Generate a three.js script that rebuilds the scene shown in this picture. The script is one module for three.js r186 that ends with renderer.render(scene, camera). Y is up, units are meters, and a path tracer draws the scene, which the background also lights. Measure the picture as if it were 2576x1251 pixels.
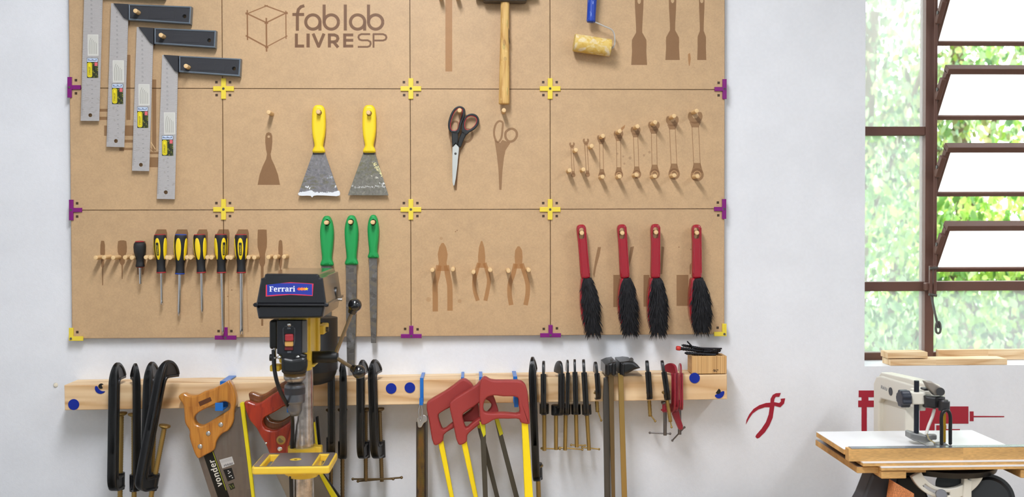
import * as THREE from 'three';
import { RoundedBoxGeometry } from 'three/addons/geometries/RoundedBoxGeometry.js';
import { Brush, Evaluator, SUBTRACTION } from 'three-bvh-csg';
import { mergeGeometries } from 'three/addons/utils/BufferGeometryUtils.js';
import { RectAreaLightUniformsLib } from 'three/addons/lights/RectAreaLightUniformsLib.js';

// ---------------------------------------------------------------- camera, sky, sun, lamps' strength, exposure
const scene = new THREE.Scene();
const F = 2500, CX = 1288, CY = 586.5, EYE = new THREE.Vector3(0, 1.45, 2.5);   // focal length and principal point in pixels of the 2576 x 1251 photograph
const camera = new THREE.PerspectiveCamera(2 * Math.atan(664.5 / F) * 180 / Math.PI, 2576 / 1329, 0.05, 80);
camera.setViewOffset(2576, 1329, 0, 78, 2576, 1251);
camera.position.copy(EYE);
camera.rotation.set(-0.0166, -0.037, -0.0024, 'YXZ');
camera.focus = 2.42; camera.userData.fStop = 4.8;
camera.updateMatrixWorld();

const renderer = new THREE.WebGLRenderer();
renderer.toneMapping = THREE.LinearToneMapping;
renderer.toneMappingExposure = 1.0;
renderer.shadowMap.enabled = true;
RectAreaLightUniformsLib.init();

scene.background = new THREE.Color(0.93, 0.98, 1.0);
scene.backgroundIntensity = 5.0;
const sun = new THREE.DirectionalLight(new THREE.Color(1.0, 0.95, 0.84), 4.0);   // high over the roof, falls on the garden only
sun.position.set(-5, 12, -2); sun.target.position.set(3, 0, -5); sun.castShadow = true;
Object.assign(sun.shadow.camera, { left: -10, right: 10, top: 10, bottom: -10, near: 1, far: 40 });
scene.add(sun, sun.target);
const LAMP_COLOR = new THREE.Color(0.955, 0.975, 1.035), LAMP = 55;                     // ceiling tubes
const CEILING = 2.84;
// x, z of each twin-tube fitting, its length along z, share of LAMP; the last two are unseen, added for fill
const FITTINGS = [[-0.25, 1.52, 1.2, 1.16], [2.05, 2.3, 1.2, 0.7], [-0.3, 4.3, 1.2, 0.25], [2.2, 5.2, 1.2, 0.25]];

// ---------------------------------------------------------------- pixels to places, seeded chance
const ray = (px, py) => new THREE.Vector3((px - CX) / F, -(py - CY) / F, -1).applyQuaternion(camera.quaternion);
function V(px, py, z) { const d = ray(px, py); return d.multiplyScalar((z - EYE.z) / d.z).add(EYE); }   // the point of the plane z behind a pixel
function px(v) { const c = v.clone().sub(EYE).applyQuaternion(camera.quaternion.clone().invert()); return [CX - c.x / c.z * F, CY + c.y / c.z * F]; }   // the pixel of a place
const U = (z) => (EYE.z - z) / F;                                                   // metres per pixel at the plane z
let seed = 7;
function rnd(a = 0, b = 1) { seed = (seed * 1664525 + 1013904223) >>> 0; return a + (b - a) * (seed / 4294967296); }

// ---------------------------------------------------------------- names, things, parts
const taken = new Map(), bases = new Map();
function numbered(name) { const n = taken.get(name) ?? 0; taken.set(name, n + 1); return n ? name + '_' + String(n).padStart(3, '0') : name; }
function shade(o) { o.castShadow = true; o.receiveShadow = true; return o; }
function thing(name, label, category, base, group) {
  const o = new THREE.Group(); o.name = numbered(name); o.position.copy(base); o.userData = { label, category };
  if (group) o.userData.group = group;
  bases.set(o, base.clone()); scene.add(o); return o;
}
function part(parent, name, geo, mat, label) {                                       // geo is given in world places
  if (Array.isArray(geo)) geo = merge(geo);
  const b = bases.get(parent), m = shade(new THREE.Mesh(geo.translate(-b.x, -b.y, -b.z), mat));
  m.name = name; if (label) m.userData.label = label;
  bases.set(m, b); parent.add(m); return m;
}
function solo(name, geo, mat, label, category, group) {                               // a thing that is one mesh
  if (Array.isArray(geo)) geo = merge(geo);
  geo.computeBoundingBox(); const c = geo.boundingBox.getCenter(new THREE.Vector3());
  const m = shade(new THREE.Mesh(geo.translate(-c.x, -c.y, -c.z), mat)); m.position.copy(c); m.name = numbered(name);
  m.userData = { label, category }; if (group) m.userData.group = group;
  bases.set(m, c.clone()); scene.add(m); return m;
}
function struct(name, geo, mat, label) {
  const m = solo(name, geo, mat, label, name.split('_')[0]); m.userData.kind = 'structure'; return m;
}

// ---------------------------------------------------------------- geometry
function clean(g) { g = g.index ? g.toNonIndexed() : g; for (const k of Object.keys(g.attributes)) if (!['position', 'normal', 'uv'].includes(k)) g.deleteAttribute(k); if (!g.attributes.uv) g.setAttribute('uv', new THREE.BufferAttribute(new Float32Array(g.attributes.position.count * 2), 2)); g.clearGroups(); return g; }
function merge(list) { return list.length === 1 ? list[0] : mergeGeometries(list.map(clean), false); }
function box(x0, x1, y0, y1, z0, z1, r = 0) {
  const w = x1 - x0, h = y1 - y0, d = z1 - z0; r = Math.min(r, w * 0.49, h * 0.49, d * 0.49);
  return (r > 0 ? new RoundedBoxGeometry(w, h, d, 2, r) : new THREE.BoxGeometry(w, h, d)).translate((x0 + x1) / 2, (y0 + y1) / 2, (z0 + z1) / 2);
}
function boxPx(px0, py0, px1, py1, zf, thick, r = 0) { const a = V(px0, py1, zf), b = V(px1, py0, zf); return box(Math.min(a.x, b.x), Math.max(a.x, b.x), Math.min(a.y, b.y), Math.max(a.y, b.y), zf - thick, zf, r); }
function smooth(pts, n = 6, closed = true) {
  const c = new THREE.CatmullRomCurve3(pts.map((p) => new THREE.Vector3(p[0], p[1], 0)), closed, 'centripetal');
  return c.getPoints(pts.length * n).slice(0, closed ? -1 : undefined).map((p) => [p.x, p.y]);
}
const to2 = (pts, z) => pts.map((p) => { const v = V(p[0], p[1], z); return new THREE.Vector2(v.x, v.y); });
function ext(pts, zf, thick, bevel = 0, holes = [], seg = 2) {                        // an outline given in pixels, its front face at zf
  const o = to2(pts, zf); if (THREE.ShapeUtils.area(o) < 0) o.reverse();
  const s = new THREE.Shape(o); for (const h of holes) s.holes.push(new THREE.Path(to2(h, zf)));
  return extShape(s, zf, thick, bevel, seg);
}
function extShape(s, zf, thick, bevel = 0, seg = 2) {
  bevel = Math.min(bevel, thick / 2 - 1e-5);
  const g = new THREE.ExtrudeGeometry(s, { depth: thick - 2 * bevel, bevelEnabled: bevel > 0, bevelThickness: bevel, bevelSize: bevel, bevelOffset: -bevel, bevelSegments: seg, curveSegments: 12 });
  return g.translate(0, 0, zf - thick + bevel);
}
const csg = new Evaluator(); csg.attributes = ['position', 'normal', 'uv']; csg.useGroups = false;
function drilled(g, holePts, zf, thick) { const a = new Brush(clean(g)), b = new Brush(clean(ext(holePts, zf + 0.01, thick + 0.02))); a.updateMatrixWorld(); b.updateMatrixWorld(); return csg.evaluate(a, b, SUBTRACTION).geometry; }   // cut a hole given in pixels right through
const circle = (px, py, r, n = 20) => Array.from({ length: n }, (_, i) => [px + r * Math.cos(i / n * 2 * Math.PI), py + r * Math.sin(i / n * 2 * Math.PI)]);
function place(g, a, b) {                                                             // turn a geometry that runs along +y from 0 into one that starts at a and runs towards b
  return g.applyQuaternion(new THREE.Quaternion().setFromUnitVectors(new THREE.Vector3(0, 1, 0), b.clone().sub(a).normalize())).translate(a.x, a.y, a.z);
}
function cyl(a, b, r1, r2 = r1, seg = 18, open = false) { const l = a.distanceTo(b); return place(new THREE.CylinderGeometry(r2, r1, l, seg, 1, open).translate(0, l / 2, 0), a, b); }
function lathe(profile, a, b, seg = 28) {                                             // profile: [radius, distance along the axis], both in metres, from a towards b
  return place(new THREE.LatheGeometry(profile.map((p) => new THREE.Vector2(Math.max(p[0], 0), p[1])), seg), a, b);
}
function tube(pts, r, n = 40, seg = 8, closed = false) { return new THREE.TubeGeometry(new THREE.CatmullRomCurve3(pts, closed, 'centripetal'), n, r, seg, closed); }
function caps(pts, r) { return [pts[0], pts[pts.length - 1]].map((p) => new THREE.SphereGeometry(r, 10, 8).translate(p.x, p.y, p.z)); }
const ball = (p, r, sx = 1, sy = 1, sz = 1, n = 20) => new THREE.SphereGeometry(r, n, Math.round(n * 0.7)).scale(sx, sy, sz).translate(p.x, p.y, p.z);
function bolt(a, dir, r, h) { return cyl(a, a.clone().addScaledVector(dir, h), r, r * 0.82, 12); }
const X = new THREE.Vector3(1, 0, 0), Y = new THREE.Vector3(0, 1, 0), Z = new THREE.Vector3(0, 0, 1);
const vec = (x, y, z) => new THREE.Vector3(x, y, z);
function uvBox(g, k = 1, along = 'x', ou = 0, ov = 0) {                                // uv in metres times k, laid on by the way each face points; u runs along the named axis where it can
  g = g.index ? g.toNonIndexed() : g; g.computeVertexNormals();
  const p = g.attributes.position, n = g.attributes.normal, uv = new Float32Array(p.count * 2), ax = { x: 0, y: 1, z: 2 }[along];
  for (let i = 0; i < p.count; i++) {
    const a = [Math.abs(n.getX(i)), Math.abs(n.getY(i)), Math.abs(n.getZ(i))], c = [p.getX(i), p.getY(i), p.getZ(i)], m = a[0] > a[1] && a[0] > a[2] ? 0 : a[1] > a[2] ? 1 : 2;
    let [i0, i1] = [0, 1, 2].filter((q) => q !== m); if (i1 === ax) [i0, i1] = [i1, i0];
    uv[i * 2] = c[i0] * k + ou; uv[i * 2 + 1] = c[i1] * k + ov;
  }
  g.setAttribute('uv', new THREE.BufferAttribute(uv, 2)); return g;
}
function uvFlat(g, x0, y0, w, h) {                                                     // uv 0..1 over a rectangle of the x-y plane
  const p = g.attributes.position, uv = new Float32Array(p.count * 2);
  for (let i = 0; i < p.count; i++) { uv[i * 2] = (p.getX(i) - x0) / w; uv[i * 2 + 1] = (p.getY(i) - y0) / h; }
  g.setAttribute('uv', new THREE.BufferAttribute(uv, 2)); return g;
}

// ---------------------------------------------------------------- textures
function canvas(w, h, draw) { const c = document.createElement('canvas'); c.width = w; c.height = h; const x = c.getContext('2d'); draw(x, w, h); return c; }
function tex(c, srgb = true, rep = true) { const t = new THREE.CanvasTexture(c); if (srgb) t.colorSpace = THREE.SRGBColorSpace; if (rep) t.wrapS = t.wrapT = THREE.RepeatWrapping; t.magFilter = THREE.LinearFilter; return t; }
function valueNoise(size, cells, s) {                                                  // tileable smooth noise 0..1
  let q = s; const r = () => { q = (q * 1664525 + 1013904223) >>> 0; return q / 4294967296; };
  const g = new Float32Array(cells * cells).map(r), out = new Float32Array(size * size), f = (t) => t * t * (3 - 2 * t);
  for (let y = 0; y < size; y++) for (let x = 0; x < size; x++) {
    const u = x / size * cells, v = y / size * cells, i = Math.floor(u), j = Math.floor(v), a = f(u - i), b = f(v - j), i1 = (i + 1) % cells, j1 = (j + 1) % cells;
    out[y * size + x] = (g[j * cells + i] * (1 - a) + g[j * cells + i1] * a) * (1 - b) + (g[j1 * cells + i] * (1 - a) + g[j1 * cells + i1] * a) * b;
  }
  return out;
}
function noiseCanvas(size, rgb, layers, s, streak) {                                   // layers: [cells, strength]; streak repeats rows for grain along u
  const maps = layers.map(([c, k], n) => [valueNoise(size, c, s + n * 77), k]);
  return canvas(size, size, (x) => {
    const im = x.createImageData(size, size);
    for (let j = 0; j < size; j++) for (let i = 0; i < size; i++) {
      let d = 0; for (const [m, k] of maps) d += (m[j * size + (streak ? Math.floor(i / streak) % size : i)] - 0.5) * k;
      const o = (j * size + i) * 4; for (let c = 0; c < 3; c++) im.data[o + c] = Math.max(0, Math.min(255, rgb[c] * (1 + d)));
      im.data[o + 3] = 255;
    }
    x.putImageData(im, 0, 0);
  });
}
function woodCanvas(size, base, dark, s, rings = 16) {                                 // grain along u
  const warp = valueNoise(size, 4, s), fine = valueNoise(size, 128, s + 5), slow = valueNoise(size, 6, s + 9);
  return canvas(size, size, (x) => {
    const im = x.createImageData(size, size);
    for (let j = 0; j < size; j++) for (let i = 0; i < size; i++) {
      const w = warp[j * size + Math.floor(i / 2)] * 0.6 + 0, v = j / size * rings + w * 3.2, ring = Math.pow(Math.abs(((v % 1) + 1) % 1 - 0.5) * 2, 3);
      const t = Math.min(1, Math.max(0, ring * 0.55 + (fine[j * size + Math.floor(i / 16)] - 0.5) * 0.5 + (slow[j * size + i] - 0.5) * 0.5 + 0.15)), o = (j * size + i) * 4;
      for (let c = 0; c < 3; c++) im.data[o + c] = base[c] + (dark[c] - base[c]) * t;
      im.data[o + 3] = 255;
    }
    x.putImageData(im, 0, 0);
  });
}
const M = (o) => new THREE.MeshPhysicalMaterial(o);
function rep(t, k) { const c = t.clone(); c.repeat.set(k, k); return c; }

// ---------------------------------------------------------------- materials used by many things
const grain = tex(noiseCanvas(512, [128, 128, 128], [[256, 0.5], [64, 0.35], [16, 0.25]], 11), false);
const scratch = tex(noiseCanvas(512, [135, 135, 135], [[256, 0.55], [48, 0.5], [12, 0.5]], 23, 8), false);
const wallTex = tex(noiseCanvas(1024, [229, 230, 233], [[8, 0.022], [32, 0.016], [256, 0.012]], 31));
const pine = tex(woodCanvas(1024, [238, 210, 168], [196, 150, 100], 41, 14));
const mdfEdge = tex(noiseCanvas(512, [205, 160, 98], [[256, 0.14], [20, 0.14]], 51, 6));
const MAT = {
  wall: M({ map: rep(wallTex, 0.7), roughness: 0.85, bumpMap: rep(grain, 6), bumpScale: 0.0004 }),
  floor: M({ color: 0x8d8a84, roughness: 0.6, map: rep(tex(noiseCanvas(512, [190, 186, 178], [[16, 0.1], [256, 0.1]], 61)), 1) }),
  ceiling: M({ color: 0xf2f2f0, roughness: 0.9 }),
  brown: M({ color: 0x654235, roughness: 0.5, bumpMap: rep(grain, 14), bumpScale: 0.0004 }),
  glass: M({ color: 0xf7fbfa, roughness: 0.33, transmission: 1, thickness: 0, ior: 1.45 }),
  clear: M({ color: 0xf5faf8, roughness: 0.22, transmission: 1, thickness: 0, ior: 1.45 }),
  frosted: M({ color: 0xfbfbfa, roughness: 0.97, transmission: 0.9, thickness: 0, ior: 1.3, specularIntensity: 0.3 }),
  pine: M({ map: pine, roughness: 0.62, bumpMap: scratch, bumpScale: 0.0003 }),
  dowel: M({ map: rep(tex(woodCanvas(256, [232, 200, 150], [206, 164, 108], 71, 6)), 20), roughness: 0.65 }),
  mdfEdge: M({ map: rep(mdfEdge, 4), roughness: 0.75 }),
  melamine: M({ color: 0xf1f1f2, roughness: 0.3 }),
  black: M({ color: 0x111214, roughness: 0.42 }),
  blackGloss: M({ color: 0x0f1013, roughness: 0.2, clearcoat: 0.6, clearcoatRoughness: 0.12 }),
  castBlack: M({ color: 0x0e0f11, roughness: 0.3, bumpMap: rep(grain, 60), bumpScale: 0.0002, clearcoat: 0.15, clearcoatRoughness: 0.2 }),
  steel: M({ color: 0xb9b7b4, metalness: 0.85, roughness: 0.34 }),
  chrome: M({ color: 0xd6d4d2, metalness: 1, roughness: 0.16 }),
  darkSteel: M({ color: 0x5b5854, metalness: 0.8, roughness: 0.42, bumpMap: rep(scratch, 20), bumpScale: 0.0002 }),
  brass: M({ color: 0xab8f55, metalness: 0.85, roughness: 0.36, bumpMap: rep(grain, 60), bumpScale: 0.0002 }),
  bronze: M({ color: 0x776344, metalness: 0.75, roughness: 0.45 }),
  red: M({ color: 0x9c3431, roughness: 0.5, bumpMap: rep(grain, 60), bumpScale: 0.0003 }),
  redGloss: M({ color: 0x9c1224, roughness: 0.25, clearcoat: 0.5, clearcoatRoughness: 0.15 }),
  redCast: M({ color: 0x8e1c2c, roughness: 0.32, clearcoat: 0.4, clearcoatRoughness: 0.2 }),
  vinyl: M({ color: 0xa0172d, roughness: 0.45 }),
  blueHook: M({ color: 0x1f6dc0, roughness: 0.3 }),
  blueFelt: M({ color: 0x0c2c9c, roughness: 0.95, bumpMap: rep(grain, 90), bumpScale: 0.0006 }),
  yellow: M({ color: 0xf2d21c, roughness: 0.42 }),
  yellowBar: M({ color: 0xf4d80a, roughness: 0.4 }),
  machineYellow: M({ color: 0xe9c437, roughness: 0.4, clearcoat: 0.3, clearcoatRoughness: 0.3, bumpMap: rep(grain, 40), bumpScale: 0.0004 }),
  purple: M({ color: 0x7d0a72, roughness: 0.35 }),
  connectorYellow: M({ color: 0xe8cf3e, roughness: 0.4 }),
  green: M({ color: 0x0f9a4c, roughness: 0.42, bumpMap: rep(grain, 80), bumpScale: 0.0003 }),
  cream: M({ color: 0xded9cb, roughness: 0.4, clearcoat: 0.2, clearcoatRoughness: 0.3 }),
  charcoal: M({ color: 0x3b3b40, roughness: 0.5, bumpMap: rep(grain, 30), bumpScale: 0.0004 }),
  hole: M({ color: 0x17120c, roughness: 0.9 }),
};

// ---------------------------------------------------------------- the room
const RX0 = -2.3, RX1 = 3.1, RZ1 = 6.2, WT = 0.2;                                    // inner faces of the side walls, of the wall behind the camera; wall thickness
const WIN = { x0: V(2176, 500, 0).x, x1: 2.35, y0: V(2300, 921, 0).y, y1: 2.65 };
{
  const s = new THREE.Shape([[RX0 - WT, 0], [RX1 + WT, 0], [RX1 + WT, CEILING], [RX0 - WT, CEILING]].map((p) => new THREE.Vector2(...p)));
  s.holes.push(new THREE.Path([[WIN.x0, WIN.y0], [WIN.x1, WIN.y0], [WIN.x1, WIN.y1], [WIN.x0, WIN.y1]].map((p) => new THREE.Vector2(...p))));
  struct('wall_back', uvBox(extShape(s, 0, WT, 0)), MAT.wall, 'white painted wall behind the tool board with the window opening');
  struct('wall_left', uvBox(box(RX0 - WT, RX0, 0, CEILING, 0, RZ1)), MAT.wall, 'white painted side wall beside the tool board');
  struct('wall_right', uvBox(box(RX1, RX1 + WT, 0, CEILING, 0, RZ1)), MAT.wall, 'white painted side wall beyond the window');
  const f = new THREE.Shape([[RX0 - WT, 0], [RX1 + WT, 0], [RX1 + WT, CEILING], [RX0 - WT, CEILING]].map((p) => new THREE.Vector2(...p)));   // its windows mirror in the glossy black covers and steel
  for (const [a, b] of [[-1.5, 0.5]]) f.holes.push(new THREE.Path([[a, 1.45], [b, 1.45], [b, 2.45], [a, 2.45]].map((p) => new THREE.Vector2(...p))));
  struct('wall_front', uvBox(extShape(f, RZ1 + WT, WT, 0)), MAT.wall, 'white painted wall facing the tool board');
  [[-1.5, 0.5]].forEach(([a, b], i) => { const w = thing('window_' + (i + 2), 'plain brown window in the wall facing the tool board', 'window', vec(a, 1.45, RZ1 + 0.08), 'windows facing the tool board'); w.userData.kind = 'structure'; for (const [c, d, e, g] of [[a, b, 1.45, 1.49], [a, b, 2.41, 2.45], [a, a + 0.04, 1.49, 2.41], [b - 0.04, b, 1.49, 2.41], [(a + b) / 2 - 0.02, (a + b) / 2 + 0.02, 1.49, 2.41]]) part(w, 'frame_bar', box(c, d, e, g, RZ1 + 0.06, RZ1 + 0.1, 0.002), MAT.brown); for (const [c, d] of [[a + 0.04, (a + b) / 2 - 0.02], [(a + b) / 2 + 0.02, b - 0.04]]) part(w, 'pane', box(c, d, 1.49, 2.41, RZ1 + 0.078, RZ1 + 0.082), MAT.clear); });
  struct('floor', uvBox(box(RX0 - WT, RX1 + WT, -0.1, 0, -WT, RZ1 + WT)), MAT.floor, 'grey cement workshop floor');
  struct('ceiling', box(RX0 - WT - 0.3, RX1 + WT + 0.3, CEILING, CEILING + 0.15, -WT - 0.35, RZ1 + WT), MAT.ceiling, 'white workshop ceiling slab');
}
FITTINGS.forEach(([x, z, len, k], i) => {
  const t = thing('ceiling_light', ['twin tube ceiling light above the tool board', 'twin tube ceiling light on the window side of the room', 'added twin tube fill light behind the camera on the tool board side', 'added twin tube fill light in the back corner of the room'][i], 'ceiling light', vec(x, CEILING, z));
  part(t, 'housing', box(x - 0.13, x + 0.13, CEILING - 0.05, CEILING - 0.001, z - len / 2 - 0.03, z + len / 2 + 0.03, 0.01), MAT.ceiling);
  const glow = new THREE.MeshStandardMaterial({ color: 0xffffff, emissive: LAMP_COLOR, emissiveIntensity: 4, roughness: 0.5 });
  for (const s of [-0.06, 0.06]) part(t, 'tube', cyl(vec(x + s, CEILING - 0.072, z - len / 2), vec(x + s, CEILING - 0.072, z + len / 2), 0.014, 0.014, 12), glow);
  const l = new THREE.RectAreaLight(LAMP_COLOR, LAMP * k, 0.2, len); l.name = 'lamp';
  l.position.set(x, CEILING - 0.092, z); l.rotation.x = -Math.PI / 2; scene.add(l);
});

// ---------------------------------------------------------------- the window
{
  const ZF = -0.105, wb = vec(WIN.x0, WIN.y0, ZF), w = thing('window_1', 'brown steel window with tilted frosted panes and a lever', 'window', wb); w.userData.kind = 'structure';
  const bar = (px0, py0, px1, py1, zf, th, mat = MAT.brown, name = 'frame_bar') => part(w, name, uvBox(boxPx(px0, py0, px1, py1, zf, th, 0.002)), mat);
  const xm0 = V(2327, 500, ZF).x, xm1 = V(2349.5, 500, ZF).x, x0 = WIN.x0, x1 = WIN.x1, y0 = WIN.y0, y1 = WIN.y1;
  const Yp = (py, px = 2250, z = ZF) => V(px, py, z).y;
  const F2 = (a, b, c, d, name = 'frame_bar', z0 = ZF - 0.03, z1 = ZF) => part(w, name, box(a, b, c, d, z0, z1, 0.0015), MAT.brown);
  F2(xm0, xm1, y0, y1, 'mullion', ZF - 0.035, ZF + 0.002);
  F2(x0, xm0, Yp(340.5), Yp(318.5), 'transom');
  F2(x0, x1, Yp(733), Yp(709.5), 'transom');
  F2(x0, x1, y0, Yp(887.5), 'bottom_rail');
  F2(x0, x1, y1 - 0.025, y1, 'top_rail');
  F2(x1 - 0.03, x1, y0, y1, 'side_stile');
  const pane = (a, b, c, d, mat, n = 'pane') => part(w, n, box(a, b, c, d, ZF - 0.018, ZF - 0.014), mat);
  pane(x0, xm0, Yp(318.5), y1, MAT.glass); pane(x0, xm0, Yp(709.5), Yp(340.5), MAT.glass); pane(x0, xm0, Yp(887.5), Yp(733), MAT.glass); pane(xm1, x1, Yp(887.5), Yp(733), MAT.glass);
  // tilting frosted panes: top edge leans into the room
  const ZT = -0.042, ZB = -0.13, xl = V(2381, 400, ZT).x, xr = x1 - 0.032;
  const rows = [[-29, 101, 113], [168, 287, 299], [365, 479, 491], [562, 668, 680]];
  rows.unshift([-226, -96, -84], [-423, -293, -281]);
  rows.forEach(([ty, by0, by1]) => {
    const yT = V(2420, ty, ZT).y, yB = V(2420, by1, ZB).y;
    if (yT > y1 - 0.03) return;
    const A = vec(0, yT, ZT), B = vec(0, yB, ZB), d = B.clone().sub(A), len = d.length(), ang = Math.atan2(-(ZB - ZT), -(yB - yT));  // lean from upright
    const put = (g) => g.rotateX(ang).translate(0, yT, ZT);                          // local: y from 0 down to -len, z across the sheet
    const lv = part(w, 'tilting_pane', put(box(xl + 0.006, xr - 0.006, -len + 0.006, -0.012, -0.002, 0.002)), MAT.frosted, 'frosted tilting pane');
    part(lv, 'pane_bar', put(box(xl, xr, -0.016, 0, -0.012, 0.013, 0.0015)), MAT.brown);
    part(lv, 'pane_bar', put(box(xl, xr, -len, -len + 0.012, -0.008, 0.008, 0.0015)), MAT.brown);
    for (const [a, b] of [[xl, xl + 0.012], [xr - 0.012, xr]]) part(lv, 'pane_bar', put(box(a, b, -len + 0.01, -0.011, -0.009, 0.009, 0.0015)), MAT.brown);
    part(lv, 'pivot_bracket', put(box(xl - 0.011, xl + 0.002, -len * 0.58, -0.03, 0.0, 0.016, 0.002)), MAT.brown);
    part(lv, 'pivot_bolt', put(cyl(vec(xl - 0.013, -len * 0.4, 0.008), vec(xl - 0.004, -len * 0.4, 0.008), 0.005, 0.005, 10)), MAT.darkSteel);
  });
  F2(x0 + 0 * x0 + (V(2350, 500, -0.085).x - x0), V(2357.5, 500, -0.085).x, V(2354, 690, -0.085).y, y1 - 0.1, 'operating_rod', -0.091, -0.085);
  // lever
  const lz = -0.072;
  part(w, 'lever_plate', [boxPx(2339, 669, 2346.5, 742, lz, 0.008, 0.002), boxPx(2349, 669, 2357, 742, lz, 0.008, 0.002), boxPx(2330, 712, 2345, 732, lz - 0.006, 0.02, 0.003)], MAT.brown);
  part(w, 'lever_bolt', [cyl(V(2338, 676, lz + 0.004), V(2359, 674, lz + 0.004), 0.0035), cyl(V(2337, 741, lz + 0.004), V(2356, 744, lz + 0.004), 0.0035)], MAT.darkSteel);
  const hp = [V(2343, 744, lz), V(2349, 775, lz + 0.01), V(2356, 806, lz + 0.02), V(2361, 826, lz + 0.022)];
  part(w, 'lever_handle', [tube(hp, 0.0032, 24, 8), tube([V(2357, 812, lz + 0.021), V(2354, 826, lz + 0.022), V(2357, 838, lz + 0.024), V(2363, 838, lz + 0.024), V(2366, 826, lz + 0.022), V(2362, 810, lz + 0.021)], 0.003, 24, 8, true)], MAT.darkSteel);
  // boards left on the sill
  const plank = (px0, py0, px1, py1, zf, depth, label) => solo('wood_offcut', uvBox(boxPx(px0, py0, px1, py1, zf, depth, 0.001), 2.2, 'x', px0 * 0.01, py0 * 0.03), MAT.pine, label, 'wood board', 'wood offcuts on the window sill');
  plank(2240, 903, 2534, 920.6, -0.004, 0.052, 'longer pale wood offcut lying flat on the window sill at its edge');
  plank(2233, 886.2, 2334, 902.4, -0.01, 0.045, 'short pale wood offcut on top of a longer one on the sill');
  { const b = V(2356, 912, -0.1), s = box(b.x, b.x + 0.75, WIN.y0 + 0.0005, WIN.y0 + 0.028, -0.1045, -0.0905, 0.001); solo('wood_offcut', uvBox(s, 2.2), MAT.pine, 'pale wood strip standing on edge against the bottom window rail', 'wood board', 'wood offcuts on the window sill'); }
}

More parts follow.
